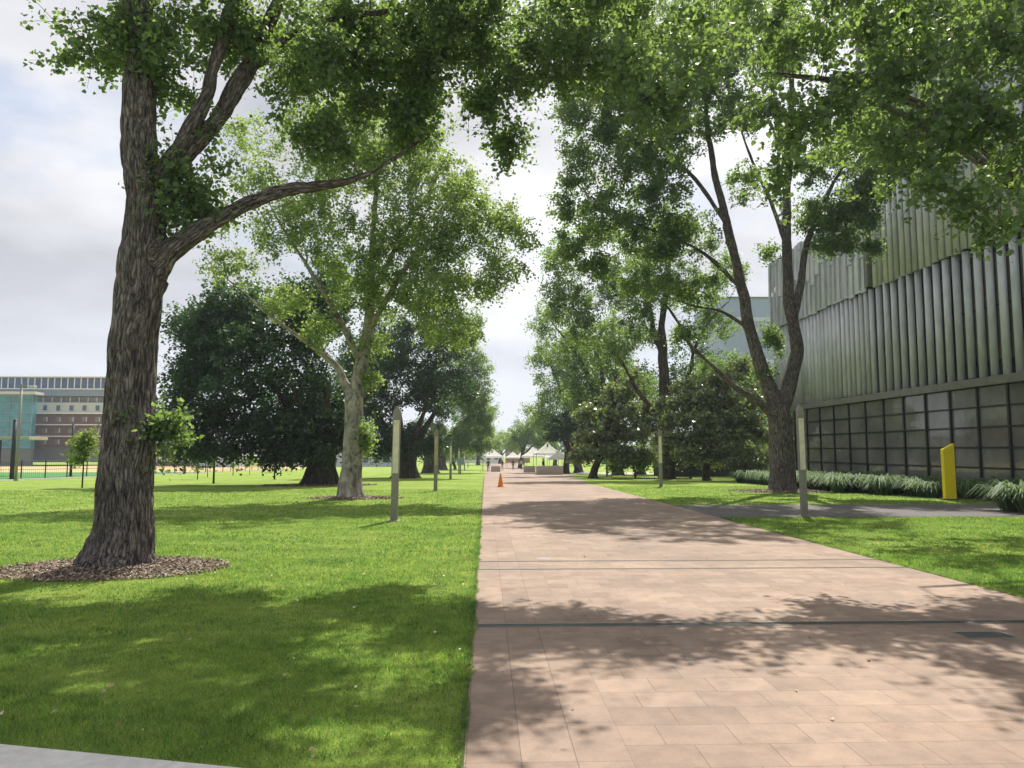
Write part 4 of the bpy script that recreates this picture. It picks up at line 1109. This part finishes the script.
def make_tent():
    t = empty('marquee_tent', (0, 0, 0), 'x', 'tent', 'white peaked market tents on the walkway')
    h, e, pk = 1.5, 2.15, 3.35
    a = MB(); n = 8; rows = []
    for i in range(n + 1):
        q = i / n
        s = h * (1 - q) ; z = e + (pk - e) * (q ** 1.5 * .75 + q * .25)
        s = max(s, .05)
        ring = []
        for (sx, sy) in ((-1, -1), (1, -1), (1, 1), (-1, 1)):
            ring.append((sx * s, sy * s, z))
        rows.append(ring)
    vs = [v for r in rows for v in r]; fs = []
    for i in range(n):
        for k in range(4): fs.append((i*4 + k, i*4 + (k+1) % 4, (i+1)*4 + (k+1) % 4, (i+1)*4 + k))
    fs.append((n*4, n*4+1, n*4+2, n*4+3)); a.add(vs, fs); a.build('canopy', M['fabric'], t)
    v = MB()
    for (x0, y0, x1, y1) in ((-h, -h, h, -h), (h, -h, h, h), (h, h, -h, h), (-h, h, -h, -h)):
        v.add([(x0, y0, e - .25), (x1, y1, e - .25), (x1, y1, e - .002), (x0, y0, e - .002)], [(0, 1, 2, 3)])
    v.build('valance', M['fabric'], t)
    for sx in (-1, 1):
        for sy in (-1, 1):
            l = MB(); l.box((sx * (h - .06) - .025, sy * (h - .06) - .025, 0), (sx * (h - .06) + .025, sy * (h - .06) + .025, e - .02)); l.build('leg', M['grey_metal'], t)
    return t


tent = make_tent()
for i, (px, D, rz, sc, lab) in enumerate(((492.5, 108, .05, .98, 'white peaked tent on the left side of the walkway, seen alone'), (533, 106, .03, 1.0, 'white peaked tent on the right, leftmost of the cluster behind the planters'), (547.5, 95, .05, 1.12, 'white peaked tent on the right, tallest and middle of the cluster'),
                                     (558, 91, .02, .82, 'white peaked tent at the right end of the cluster, lower than the rest'), (513, 165, .1, 1.0, 'small white tent in the far distance in the middle of the walk'), (521, 190, .0, 1.0, 'white tent furthest away, half hidden behind people'))):
    o = tent if i == 0 else copy_tree(tent)
    p = P(px, 452, D); o.location = (p.x, D, gz(D) + .009); o.rotation_euler = (0, 0, rz); o.scale = (sc, sc, sc); o['label'] = lab

# ------------------------------------------------------------------ people
def person(px, D, label, shirt, trousers, seed, h=1.7, rz=0):
    rnd = random.Random(seed); st = rnd.uniform(.08, .2)
    J = {'pel': (0, 0, .95), 'ch': (0, .01, 1.28), 'nk': (0, 0, 1.45), 'hd0': (0, -.01, 1.55), 'hd': (0, -.02, 1.64),
         'hl': (-.09, 0, .90), 'kl': (-.10, -st * .6, .50), 'al': (-.10, -st, .07), 'tl': (-.10, -st - .14, .03),
         'hr': (.09, 0, .90), 'kr': (.10, st * .1, .50), 'ar': (.10, st, .08), 'tr': (.10, st - .14, .03),
         'sl': (-.19, 0, 1.40), 'el': (-.25, .05, 1.12), 'wl': (-.25, -.06, .88), 'fl': (-.25, -.10, .79),
         'sr': (.19, 0, 1.40), 'er': (.25, .04, 1.12), 'wr': (.25, -.10, .89), 'fr': (.25, -.14, .80)}
    Rr = {'pel': .14, 'ch': .15, 'nk': .06, 'hd0': .085, 'hd': .095, 'hl': .09, 'kl': .06, 'al': .045, 'tl': .035, 'hr': .09, 'kr': .06, 'ar': .045, 'tr': .035, 'sl': .06, 'el': .045, 'wl': .032, 'fl': .028, 'sr': .06, 'er': .045, 'wr': .032, 'fr': .028}
    E = [('pel', 'ch'), ('ch', 'nk'), ('nk', 'hd0'), ('hd0', 'hd'), ('pel', 'hl'), ('hl', 'kl'), ('kl', 'al'), ('al', 'tl'), ('pel', 'hr'), ('hr', 'kr'), ('kr', 'ar'), ('ar', 'tr'), ('ch', 'sl'), ('sl', 'el'), ('el', 'wl'), ('wl', 'fl'), ('ch', 'sr'), ('sr', 'er'), ('er', 'wr'), ('wr', 'fr')]
    ks = list(J)
    me = bpy.data.meshes.new('p'); me.from_pydata([J[k] for k in ks], [(ks.index(a), ks.index(b)) for a, b in E], [])
    o = bpy.data.objects.new('p', me); COL.objects.link(o)
    o.modifiers.new('skin', 'SKIN'); sd = o.modifiers.new('sub', 'SUBSURF'); sd.levels = sd.render_levels = 1
    if not me.skin_vertices: return None
    for i, k in enumerate(ks):
        me.skin_vertices[0].data[i].radius = (Rr[k], Rr[k] * .8 if k in ('pel', 'ch') else Rr[k]); me.skin_vertices[0].data[i].use_root = (k == 'pel')
    dg = bpy.context.evaluated_depsgraph_get(); m2 = bpy.data.meshes.new_from_object(o.evaluated_get(dg))
    bpy.data.objects.remove(o)
    b = link('person', m2, [M['skin'], shirt, trousers, M['black']])
    for p_ in m2.polygons:
        z = p_.center.z; x = abs(p_.center.x)
        p_.material_index = 3 if z < .1 else (0 if z > 1.47 or (x > .2 and z < 1.02) else (1 if z > .96 else 2)); p_.use_smooth = True
    hm = MB(); n = 10
    for i in range(5):
        pass
    bm = bmesh.new(); bmesh.ops.create_icosphere(bm, subdivisions=2, radius=.115)
    for v in list(bm.verts):
        if v.co.z < -.02 and v.co.y < .02: bm.verts.remove(v)
    hme = bpy.data.meshes.new('hair'); bm.to_mesh(hme); bm.free()
    hh = link('hair', hme, M['hair'], b, (0, .015, 1.665))
    q = P(px, 460, D); b.location = (q.x, D, gz(D) + .009); b.rotation_euler = (0, 0, rz); b.scale = (h / 1.75,) * 3
    return tag(b, label, 'person')


person(488.3, 100, 'person in dark plum clothes walking near the left tent', M['cloth_purple'], M['cloth_dark'], 1, 1.68, 0)
person(502.3, 135, 'person in dark clothes walking away right of the left tent', M['cloth_dark'], M['cloth_dark'], 2, 1.68, 3.1)
person(513, 125, 'person in dark clothes in the middle of the far walk', M['cloth_dark'], M['cloth_dark'], 3, 1.75, .3)
person(521, 128, 'person in pale top and dark trousers left of the right tents', M['cloth_light'], M['cloth_dark'], 4, 1.7, 2.9)
person(523.8, 133, 'person in dark top standing close to the person in pale top', M['cloth_dark'], M['cloth_purple'], 5, 1.7, 1)
person(543.5, 90, 'person in dark blue standing under the tents behind the long planter', M['cloth_dark'], M['cloth_dark'], 6, 1.7, 2)

# ------------------------------------------------------------------ metal clad building on the right
BX, BD = 21.0, 30.0
bl = empty('campus_building', (BX, BD, 0), 'long grey building of vertical metal fins above a dark gridded glass ground floor', 'building')
bl.rotation_euler = (0.0075, 0, 0)
Y0, Y1, YG = -22.0, 24.4, 20.3          # local; camera side, upper end, glass end
zt = 4.52
core = MB(); core.box((.55, Y0, zt + .36), (16, Y1 - .2, 15.3)); core.box((.55, Y0, 15.302), (16, 9.7, 25.5)); core.box((.30, Y0, -1), (16, YG, zt - .002))
core.build('wall', M['dark_wall'], bl)
band = MB(); band.box((-.22, Y0, zt), (15.9, Y1, zt + .35)); band.build('ledge', M['band'], bl, bevel=.02)
rowh, bay = .858, 1.9
nb_ = int((YG - Y0) / bay)
for i in range(nb_):
    y1 = YG - i * bay; y0 = y1 - bay
    pn = MB(); fr = MB()
    for r in range(6):
        z1 = zt - r * rowh; z0 = z1 - rowh
        til = random.uniform(-.006, .006)
        pn.add([(.02 + til, y0 + .05, z0 + .04), (.02 - til, y1 - .05, z0 + .04), (.02 - til + random.uniform(-.004, .004), y1 - .05, z1 - .04), (.02 + til, y0 + .05, z1 - .04)], [(0, 3, 2, 1)])
        fr.box((-.03, y0 + .056, z0 - .035), (.10, y1 - .056, z0 + .035))
    fr.box((-.06, y0 - .055, zt - 6 * rowh), (.12, y0 + .055, zt - .002))
    if i == 0: fr.box((-.06, y1 - .053, zt - 6 * rowh), (.12, y1 + .055, zt - .002))
    w = pn.build('window', M['glass_dark'], bl); fr.build('frame', M['mullion'], w)


def fins(y0, y1, z0, z1, step, wid, depth, x, seed, skip=()):
    rnd = random.Random(seed); mb = MB(); y = y0
    while y < y1 - step * .5:
        if not any(a < y < b for a, b in skip):
            zz0 = z0 + rnd.uniform(-.06, .06); zz1 = z1 + rnd.uniform(-.12, .05)
            w = wid * rnd.uniform(.93, 1.03); ang = rnd.uniform(-.07, .07)
            n = 6; prof = []
            for k in range(n + 1):
                a = math.pi * k / n
                prof.append((-math.sin(a) * depth, -math.cos(a) * w / 2))
            prof2 = [(px + .03, py * .86) for px, py in prof[::-1]]
            pr = prof + prof2
            ca, sa = math.cos(ang), math.sin(ang); m_ = len(pr)
            bot = [(x + px * ca - py * sa, y + px * sa + py * ca, zz0) for px, py in pr]
            top = [(x + px * ca - py * sa, y + px * sa + py * ca, zz1) for px, py in pr]
            fs = [(k, (k + 1) % m_, m_ + (k + 1) % m_, m_ + k) for k in range(m_)]
            fs += [(k, m_ - 1 - k, m_ - 2 - k, k + 1) for k in range(n)]
            fs += [(m_ + k, m_ + k + 1, m_ + m_ - 2 - k, m_ + m_ - 1 - k) for k in range(n)]
            mb.add(bot + top, fs)
        y += step
    return mb


fins(Y0, -5.0, zt + .38, 10.7, .50, .30, .20, .28, 1).build('fin_screen', M['fin'], bl, True)
fins(-4.8, 10.1, zt + .38, 10.7, .74, .36, .22, .26, 9).build('fin_screen', M['fin'], bl, True)
fins(10.05, 14.1, zt + .38, 10.7, .56, .36, .20, .26, 10).build('fin_screen', M['fin'], bl, True)
fins(14.0, Y1, zt + .38, 10.7, .52, .44, .14, .22, 2).build('fin_screen', M['fin'], bl, True)


def panels(y0, y1, z0, z1, step, x, seed, zvar=.5):
    rnd = random.Random(seed); mb = MB(); y = y0
    while y < y1 - .2:
        w = step * rnd.uniform(.8, 1.2); a = rnd.uniform(-.02, .02); zz = z0 + rnd.uniform(-.08, .08); zm = zz + (z1 - zz) * rnd.uniform(.35, .6)
        w = min(w, y1 - y)
        for (q0, q1, dx) in ((zz, zm, 0), (zm + .02, z1 + rnd.uniform(-.1, .1), -.03)):
            vs = [(x + dx + a, y + .02, q0), (x + dx - a, y + w - .02, q0), (x + dx - a + .05, y + w - .02, q1), (x + dx + a + .05, y + .02, q1)]
            bk = [(p[0] + .07, p[1], p[2]) for p in vs]
            mb.add(vs + bk, [(0, 3, 2, 1), (4, 5, 6, 7), (0, 1, 5, 4), (1, 2, 6, 5), (2, 3, 7, 6), (3, 0, 4, 7)])
            p = MB()
        # standing rib
        mb.box((x - .10, y - .025, zz + .1), (x + .02, y + .022, z1 - .1))
        y += w
    return mb


panels(10.2, Y1, 10.62, 15.7, .72, .0, 4).build('panel_screen', M['fin'], bl)
fins(Y0, 10.0, 10.6, 17.6, .54, .42, .16, .12, 5).build('fin_screen', M['fin'], bl, True)
fins(Y0, 10.0, 17.5, 25.6, .56, .44, .14, .02, 6).build('fin_screen', M['fin'], bl, True)
cr = MB(); cr.box((-.15, 9.72, 10.8), (.55, 9.98, 25.7)); cr.build('corner_trim', M['band'], bl)
# dark slot windows behind the fins
for i, (y0, y1, z0, z1) in enumerate(((-4.0, -1.2, 5.4, 10.2), (-.6, 2.9, 5.6, 10.2), (3.4, 6.2, 5.4, 9.8), (6.8, 9.2, 5.4, 9.6), (-7.0, -5.4, 5.6, 9.4), (-11, -9.4, 5.6, 9.4))):
    w = MB(); w.box((.38, y0, z0), (.53, y1, z1)); o = w.build('window', M['glass_dark'], bl)
    f = MB(); f.box((.34, y0 - .06, z0 - .06), (.545, y0 - .002, z1 + .06)); f.box((.34, y1 + .002, z0 - .06), (.545, y1 + .06, z1 + .06)); f.box((.34, y0, z0 - .06), (.545, y1, z0 - .002)); f.box((.34, y0, z1 + .002), (.545, y1, z1 + .06)); f.box((.34, y0, (z0 + z1) / 2 - .03), (.375, y1, (z0 + z1) / 2 + .03))
    f.build('frame', M['mullion'], o)

# border planting along the glass wall
def strap_mesh(seed, n=150, h=.72):
    rng = np.random.default_rng(seed); mb = MB()
    V = []; Fq = []
    for i in range(n):
        a = rng.uniform(0, 2 * np.pi); r0 = rng.uniform(0, .16); L = h * rng.uniform(.7, 1.25); out = rng.uniform(.4, 1.05); w = rng.uniform(.012, .022)
        d = np.array([np.cos(a), np.sin(a)]); s = np.array([-d[1], d[0]])
        pr = [(r0, 0, 1), (r0 + out * L * .3, L * .55, 1), (r0 + out * L * .65, L * .80, .8), (r0 + out * L, L * .70 - out * L * .3, .15)]
        b = len(V)
        for (r, z, k) in pr:
            V.append((d[0] * r + s[0] * w * k, d[1] * r + s[1] * w * k, z)); V.append((d[0] * r - s[0] * w * k, d[1] * r - s[1] * w * k, z))
        for k in range(3): Fq.append((b + 2*k, b + 2*k + 1, b + 2*k + 3, b + 2*k + 2))
    return fast_mesh('strap_leaf_plant', np.array(V), np.array(Fq))


sm = [strap_mesh(i) for i in range(3)]
for m_ in sm: m_.materials.append(M['strap'])
rnd = random.Random(4)
cnt = 0
y = 26.5
while y < 47:
    for xoff in ((-1.9, -1.1, -.2, .75, 1.6) if y > 32.5 else (-.9, -.2, .75, 1.6) if y > 30.6 else (-.2, .75, 1.6)):
        xx = 17.6 + xoff + rnd.uniform(-.25, .25) + (.35 if y > 38 else 0)
        if math.hypot(xx - G(950, 500).x, y - G(950, 500).y) < 1.25: continue
        o = bpy.data.objects.new('strap_leaf_plant', sm[cnt % 3]); COL.objects.link(o)
        yy = y + rnd.uniform(-.25, .25)
        o.location = (xx, yy, gz(yy)); s = rnd.uniform(1.0, 1.4); o.scale = (s * 1.15, s * 1.15, s * rnd.uniform(.68, .9)); o.rotation_euler = (0, 0, rnd.uniform(0, 6))
        tag(o, 'strappy green border plant in the massed bed along the dark glass wall', 'plant', 'strappy plants massed along the glass wall'); cnt += 1
    y += .72
for (px, py, s, lab) in ((1010, 511, 1.1, 'dark strappy plant at the right edge beyond the grey side path'), (1030, 513, 1.3, 'dark strappy plant at the right edge, the more cut off one')):
    o = bpy.data.objects.new('strap_leaf_plant', sm[cnt % 3]); COL.objects.link(o); g = G(px, py); o.location = g; o.scale = (s * 1.3, s * 1.3, s); tag(o, lab, 'plant'); cnt += 1

# yellow totem sign
g = G(950, 500); ys = empty('totem_sign', g, 'tall yellow totem sign with slanted top among the border plants', 'sign')
a = MB(); w, d = .21, .09
a.add([(-w,-d,0),(w,-d,0),(w,d,0),(-w,d,0),(-w,-d,1.84),(w,-d,2.06),(w,d,2.06),(-w,d,1.84)], [(0,3,2,1),(4,5,6,7),(0,1,5,4),(1,2,6,5),(2,3,7,6),(3,0,4,7)])
a.build('panel', M['yellow'], ys, bevel=.015)
a = MB(); a.box((-.3, -.14, -.05), (.3, .14, .05)); a.build('base', M['concrete_grey'], ys)
g = G(415.5, 466.5); y2 = empty('totem_sign', g, 'small distant yellow totem sign seen between the fig trunks', 'sign')
a = MB(); a.add([(-.25,-d,0),(.25,-d,0),(.25,d,0),(-.25,d,0),(-.25,-d,1.7),(.25,-d,1.9),(.25,d,1.9),(-.25,d,1.7)], [(0,3,2,1),(4,5,6,7),(0,1,5,4),(1,2,6,5),(2,3,7,6),(3,0,4,7)])
a.build('panel', M['yellow'], y2, bevel=.015)
a = MB(); a.box((-.3, -.14, -.05), (.3, .14, .05)); a.build('base', M['concrete_grey'], y2)

# ------------------------------------------------------------------ buildings further off
def block(name, label, px0, px1, py_top, D, depth, m, rows, cols, wm, wfrac=(.6, .55), sink=.5, roof=True):
    p0 = P(px0, py_top, D); p1 = P(px1, py_top, D); zb = gz(D) - sink; zt_ = p0.z; w = p1.x - p0.x
    t = empty(name, (p0.x, D, gz(D)), label, 'building')
    H = zt_ - gz(D)
    a = MB(); a.box((0, 0, -sink), (w, depth, H)); a.build('wall', m, t)
    if roof:
        r = MB(); r.box((-.15, -.15, H + .002), (w + .15, depth + .15, H + .25)); r.build('roof', M['band'], t)
    for i in range(rows):
        for j in range(cols):
            x0 = w * (j + .5 - wfrac[0] / 2) / cols; x1 = w * (j + .5 + wfrac[0] / 2) / cols
            z0 = H * (i + .5 - wfrac[1] / 2) / rows; z1 = H * (i + .5 + wfrac[1] / 2) / rows
            q = MB(); q.box((x0, -.06, z0), (x1, .05, z1)); o = q.build('window', wm, t)
            f = MB(); th = min(.08, (x1 - x0) * .1)
            f.box((x0 - th, -.10, z0 - th), (x0 - .003, .04, z1 + th)); f.box((x1 + .003, -.10, z0 - th), (x1 + th, .04, z1 + th)); f.box((x0, -.10, z0 - th), (x1, .04, z0 - .003)); f.box((x0, -.10, z1 + .003), (x1, .04, z1 + th))
            f.build('frame', M['white'], o)
    return t


block('office_tower', 'pale blue grey tower glimpsed between the forked tree and the metal building', 722, 790, 298, 130, 18, M['tower_wall'], 4, 2, M['lilac_wall'], (.96, .05))
block('low_building', 'dark low block added as shade behind the olive trees', 668, 790, 438, 66, 6, M['dark_wall'], 1, 5, M['glass_dark'], (.6, .4))  # dark block added to stand for deep shade under the trees
block('low_building', 'small pale wall block between the forked trunk and the dark shade block', 760, 778, 443, 57, 1.0, M['lilac_wall'], 1, 1, M['glass_dark'], (.15, .3))
block('low_building', 'pale blue low building beyond the field left of the fig', 200, 233, 441, 165, 12, M['lilac_wall'], 1, 3, M['glass_blue'], (.4, .3))
block('low_building', 'white low building with dark windows seen under the fig crown', 258, 312, 439, 170, 12, M['white'], 2, 6, M['glass_blue'], (.4, .45))
block('low_building', 'pale low building seen between fig trunk and pale trunk', 330, 402, 441, 172, 12, M['lilac_wall'], 2, 7, M['glass_blue'], (.5, .4))
block('low_building', 'dark brick low building seen right of the huge trunk', 150, 202, 436, 180, 12, M['brick'], 2, 5, M['glass_blue'], (.5, .4))
block('low_building', 'distant pale building at the far end of the walk', 440, 500, 452, 262, 10, M['white'], 1, 8, M['glass_blue'], (.5, .4))
block('low_building', 'distant terracotta topped building at the far end behind the tents', 506, 530, 449, 270, 10, M['terracotta'], 1, 4, M['glass_blue'], (.5, .3))

# brick building, far left
DB = 190.0; sB = DB / F
xl, xr = P(-110, 450, DB).x, P(104, 450, DB).x; xg = P(35, 450, DB).x
zy = lambda y: 1.6 + (456 - y) * sB * 1.0
bb = empty('brick_building', (xr, DB, gz(DB)), 'long brown brick block with white floor bands and glazed top floor, far left', 'building')
o_ = gz(DB)
rx = lambda x: x - xr


def bbox(name, m, x0, x1, yp0, yp1, dy0, dy1, parent=bb):
    a = MB(); a.box((rx(x0), dy0, zy(yp0) - o_), (rx(x1), dy1, zy(yp1) - o_)); return a.build(name, m, parent)


bbox('wall', M['brick'], xl, xr, 447, 414.6, 0, 22)
bbox('base', M['wall_grey'], xl, xr, 462, 447.1, .4, 22)
bbox('upper_wall', M['pale_band'], xl, xr, 414.5, 403.6, .1, 22)
bbox('recessed_storey', M['wall_grey'], xl, xr, 403.5, 397.4, 1.2, 22)
bbox('blue_fascia', M['blue_band'], xl, xr, 397.3, 390.8, -.3, 22)
bbox('top_storey', M['wall_grey'], xl, xr, 390.7, 378.8, .6, 22)
for (ya, yb) in ((414.9, 413.6), (426, 425), (437.3, 436.3), (390.9, 389.9), (379, 378)):
    bbox('floor_band', M['white'], xl, xr + .2, ya, yb, -.55, -.02 if ya > 400 else .58)
for j in range(26):
    x1 = xr - .3 - j * 1.62
    w_ = bbox('window', M['glass_blue'], x1 - 1.3, x1, 389.6, 379.3, .3, .58); bbox('frame', M['white'], x1 + .02, x1 + .28, 389.6, 379.3, .25, .57, w_)
for (ya, yb, n_, mm) in ((411.5, 406.5, 6, 'glass_blue'), (422.5, 418, 6, 'glass_dark'), (433.5, 429, 6, 'glass_dark'), (444.5, 440, 6, 'glass_dark')):
    for j in range(n_):
        x1 = xr - 1.6 - j * 3.2
        w_ = bbox('window', M[mm], x1 - .95, x1, ya, yb, -.06, -.012 if ya > 414 else .08); bbox('frame', M['pale_band'], x1 + .02, x1 + .25, ya, yb, -.09, -.012 if ya > 414 else .08, w_)
for j in range(8):
    x1 = xr - .8 - j * 2.2
    w_ = bbox('window', M['glass_dark'], x1 - 1.7, x1, 402.8, 398.4, 1.0, 1.18); bbox('frame', M['white'], x1 + .04, x1 + .3, 402.8, 398.4, .95, 1.17, w_)
gbk = empty('glass_building', (xg, DB - 8, gz(DB)), 'teal glass fronted block with flat projecting roof at the far left edge', 'building')
xg2 = P(29, 450, DB - 8).x; xl2 = P(-60, 450, DB - 8).x; s2 = (DB - 8) / F
z2 = lambda y: 1.6 + (456 - y) * s2 - o_
gl = MB(); gl.box((xl2 - xg, 0.3, z2(449)), (xg2 - xg, 2.0, z2(396.2))); gl.build('curtain_wall', M['glass_teal'], gbk)
fr = MB()
for yy in (396.5, 405, 413.5, 422, 430.5, 439, 447.5): fr.box((xl2 - xg, .18, z2(yy) - .09), (xg2 - xg + .1, .29, z2(yy) + .09))
k = xg2
while k > xl2: fr.box((k - xg - .06, .14, z2(448)), (k - xg + .06, .285, z2(396.4))); k -= 2.6
fr.build('mullion_grid', M['blue_band'], gbk)
rf = MB(); rf.box((xl2 - xg, -1.5, z2(396.0)), (P(35, 450, DB - 8).x - xg, 2.3, z2(393.4))); rf.build('roof', M['pale_band'], gbk)
bs = MB(); bs.box((xl2 - xg, .5, -.5), (xg2 - xg, 1.9, z2(449.1))); bs.build('base', M['wall_grey'], gbk)

# fence along the field
fx = -33.7
fe = empty('mesh_fence', (fx, 20, 0), 'low black wire mesh fence along the edge of the sports field', 'fence')
rl = MB()
for k in range(20, 126, 3):
    q = MB(); z = gz(k); q.box((-.035, k - 20 - .035, z - .1), (.035, k - 20 + .035, z + 1.45)); q.build('post', M['black'], fe)
    if k < 123:
        za, zb = gz(k), gz(k + 3)
        for hh in (.12, .75, 1.40):
            rl.tube([(0, k - 20 + .04, za + hh), (0, k + 3 - 20 - .04, zb + hh)], [.018, .018], 4)
rl.build('rail', M['black'], fe)
wm_ = MB()
for k in range(20 * 4, 123 * 4):
    yk = k / 4; z = gz(yk); wm_.box((-.005, yk - 20 - .005, z + .13), (.005, yk - 20 + .005, z + 1.39))
wm_.build('wire_mesh', M['black'], fe)

# tall poles at the field edge
def tall_pole(px, pb, pt, r, label, m='black'):
    g = G(px, pb); H = 1.6 + (456 - pt) / F * g.y - g.z
    t = empty('field_pole', g, label, 'pole')
    a = MB(); a.tube([(0, 0, -.1), (0, 0, H * .5), (0, 0, H)], [r, r * .95, r * .85], 12); a.build('shaft', M[m], t, True)
    a = MB(); a.tube([(0, 0, -.05), (0, 0, .12)], [r * 1.7, r * 1.6], 12); a.build('base', M[m], t)
    a = MB(); a.tube([(0, 0, H), (0, 0, H + .06)], [r * .95, r * .5], 12); a.build('cap', M[m], t)
    return t, H


tall_pole(70.5, 477, 425, .11, 'tall black pole by the field fence, just left of the lime green young tree')
tall_pole(11.5, 480.5, 421, .15, 'tall black pole at the far left edge, thicker than the other')
t, H = tall_pole(15.8, 481, 386, .085, 'tall grey floodlight pole at the far left edge', 'grey_metal')
t.name = 'floodlight_pole'; t['category'] = 'floodlight'
a = MB(); a.box((0, -.04, H - .12), (.5, .04, H - .04)); a.build('arm', M['grey_metal'], t)
a = MB(); a.box((.45, -.18, H - .22), (.95, .18, H - .08)); a.build('lamp_head', M['pale_band'], t, bevel=.03)
tall_pole(152, 473, 441, .06, 'thin black field pole partly hidden just right of the huge trunk')
tall_pole(184, 474, 440, .09, 'black field pole behind the yellow green young tree')
# shelter at far left
p0 = P(-60, 436, 70); p1 = P(29, 438, 70)
sh = empty('shelter', (p0.x, 70, gz(70)), 'open flat roofed timber shelter at the far left edge of the field', 'shelter')
a = MB(); w = p1.x - p0.x; a.box((0, 0, p1.z - gz(70) - .15), (w, 3, p1.z - gz(70) + .15)); a.build('roof', M['post_rust'], sh, bevel=.02)
for (x_, y_) in ((.3, .3), (.3, 2.7), (w - 4.2, .3), (w - 4.2, 2.7)):
    a = MB(); a.box((x_ - .07, y_ - .07, -.1), (x_ + .07, y_ + .07, p1.z - gz(70) - .152)); a.build('post', M['black'], sh)

# ------------------------------------------------------------------ air
hb = MB(); hb.box((-240, -30, -3), (160, 300, 34))
hm, hnt, ho = mat('haze')
pv = N(hnt, 'VolumePrincipled'); pv.inputs['Density'].default_value = 0.00042; pv.inputs['Color'].default_value = (.80, .87, 1.0, 1); pv.inputs['Anisotropy'].default_value = 0.3
hnt.links.new(pv.outputs[0], ho.inputs['Volume'])
tag(hb.build('haze', hm), kind='stuff')

# ------------------------------------------------------------------ light, sky, camera
w = bpy.data.worlds.new('World'); S.world = w; w.use_nodes = True
nt = w.node_tree
for n_ in list(nt.nodes): nt.nodes.remove(n_)
out = N(nt, 'OutputWorld')
el = math.asin(SUN_DIR.z); az = math.atan2(SUN_DIR.x, SUN_DIR.y)
sky = N(nt, 'TexSky', sky_type='NISHITA'); sky.sun_disc = False; sky.sun_elevation = el; sky.sun_rotation = az
bg1 = N(nt, 'Background'); bg1.inputs[1].default_value = .10
nt.links.new(sky.outputs[0], bg1.inputs[0])
tc_ = N(nt, 'TexCoord'); sep = N(nt, 'SeparateXYZ'); nt.links.new(tc_.outputs['Generated'], sep.inputs[0])
zc = N(nt, 'Math', operation='MAXIMUM'); nt.links.new(sep.outputs[2], zc.inputs[0]); zc.inputs[1].default_value = 0
za = N(nt, 'Math', operation='ADD'); nt.links.new(zc.outputs[0], za.inputs[0]); za.inputs[1].default_value = .22
cx = N(nt, 'Math', operation='DIVIDE'); nt.links.new(sep.outputs[0], cx.inputs[0]); nt.links.new(za.outputs[0], cx.inputs[1])
cy = N(nt, 'Math', operation='DIVIDE'); nt.links.new(sep.outputs[1], cy.inputs[0]); nt.links.new(za.outputs[0], cy.inputs[1])
cb = N(nt, 'CombineXYZ'); nt.links.new(cx.outputs[0], cb.inputs[0]); nt.links.new(cy.outputs[0], cb.inputs[1])
c1 = noise(nt, cb.outputs[0], 1.1, 7, .55); c2 = noise(nt, cb.outputs[0], 0.75, 5, .5)
cover = ramp(nt, [(.34, (.35, .35, .35)), (.46, (1, 1, 1))], c1.outputs[0])
shade = ramp(nt, [(.40, (.36, .365, .39)), (.51, (.57, .575, .60)), (.60, (.76, .765, .79))], c2.outputs[0])
hz = ramp(nt, [(0, (1, 1, 1)), (.30, (0, 0, 0))], sep.outputs[2])
ccol0 = mixc(nt, shade.outputs[0], (.64, .67, .73), hz.outputs[0])
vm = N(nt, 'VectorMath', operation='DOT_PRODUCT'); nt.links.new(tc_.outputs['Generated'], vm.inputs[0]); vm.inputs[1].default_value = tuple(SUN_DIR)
glow = ramp(nt, [(.25, (.72, .73, .76)), (.52, (1.0, 1.0, 1.01)), (.92, (1.2, 1.2, 1.19))], vm.outputs['Value'])  # cloud brightened towards the sun, also to lift the fill
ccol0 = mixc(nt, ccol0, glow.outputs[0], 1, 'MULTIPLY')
high = ramp(nt, [(.55, (1, 1, 1)), (.85, (1.1, 1.09, 1.07))], sep.outputs[2])  # unseen overhead cloud made brighter to lift the fill light
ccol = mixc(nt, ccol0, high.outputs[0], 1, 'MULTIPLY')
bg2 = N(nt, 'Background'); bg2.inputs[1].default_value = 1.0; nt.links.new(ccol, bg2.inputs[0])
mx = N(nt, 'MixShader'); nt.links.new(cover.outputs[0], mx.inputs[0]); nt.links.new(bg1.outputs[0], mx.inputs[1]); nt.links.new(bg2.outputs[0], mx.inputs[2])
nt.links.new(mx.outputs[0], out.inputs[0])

sl = bpy.data.lights.new('sun', 'SUN'); sl.energy = 4.8; sl.angle = math.radians(.45); sl.color = (1, .94, .84)
so = bpy.data.objects.new('sun', sl); COL.objects.link(so); so.rotation_euler = SUN_DIR.to_track_quat('Z', 'Y').to_euler(); so.location = (20, 60, 90)

cam = bpy.data.cameras.new('camera'); cam.sensor_fit = 'HORIZONTAL'; cam.sensor_width = 36; cam.lens = F / 1024 * 36
cam.clip_start = .05; cam.clip_end = 4000
co = bpy.data.objects.new('camera', cam); COL.objects.link(co)
co.location = CAM
Mx = Matrix((RIGHT, UP, -FWD)).transposed()
co.rotation_euler = Mx.to_euler()
S.camera = co

S.view_settings.view_transform = 'Standard'; S.view_settings.look = 'None'; S.view_settings.gamma = 1.0; S.view_settings.exposure = 0.5
S.render.engine = 'CYCLES'
c = S.cycles
c.max_bounces = 7; c.diffuse_bounces = 3; c.glossy_bounces = 3; c.transmission_bounces = 5; c.transparent_max_bounces = 4
c.use_denoising = True
c.sample_clamp_indirect = 8
print('LEAVES', NLEAVES[0], 'GRASS', len(GVa) // 3)
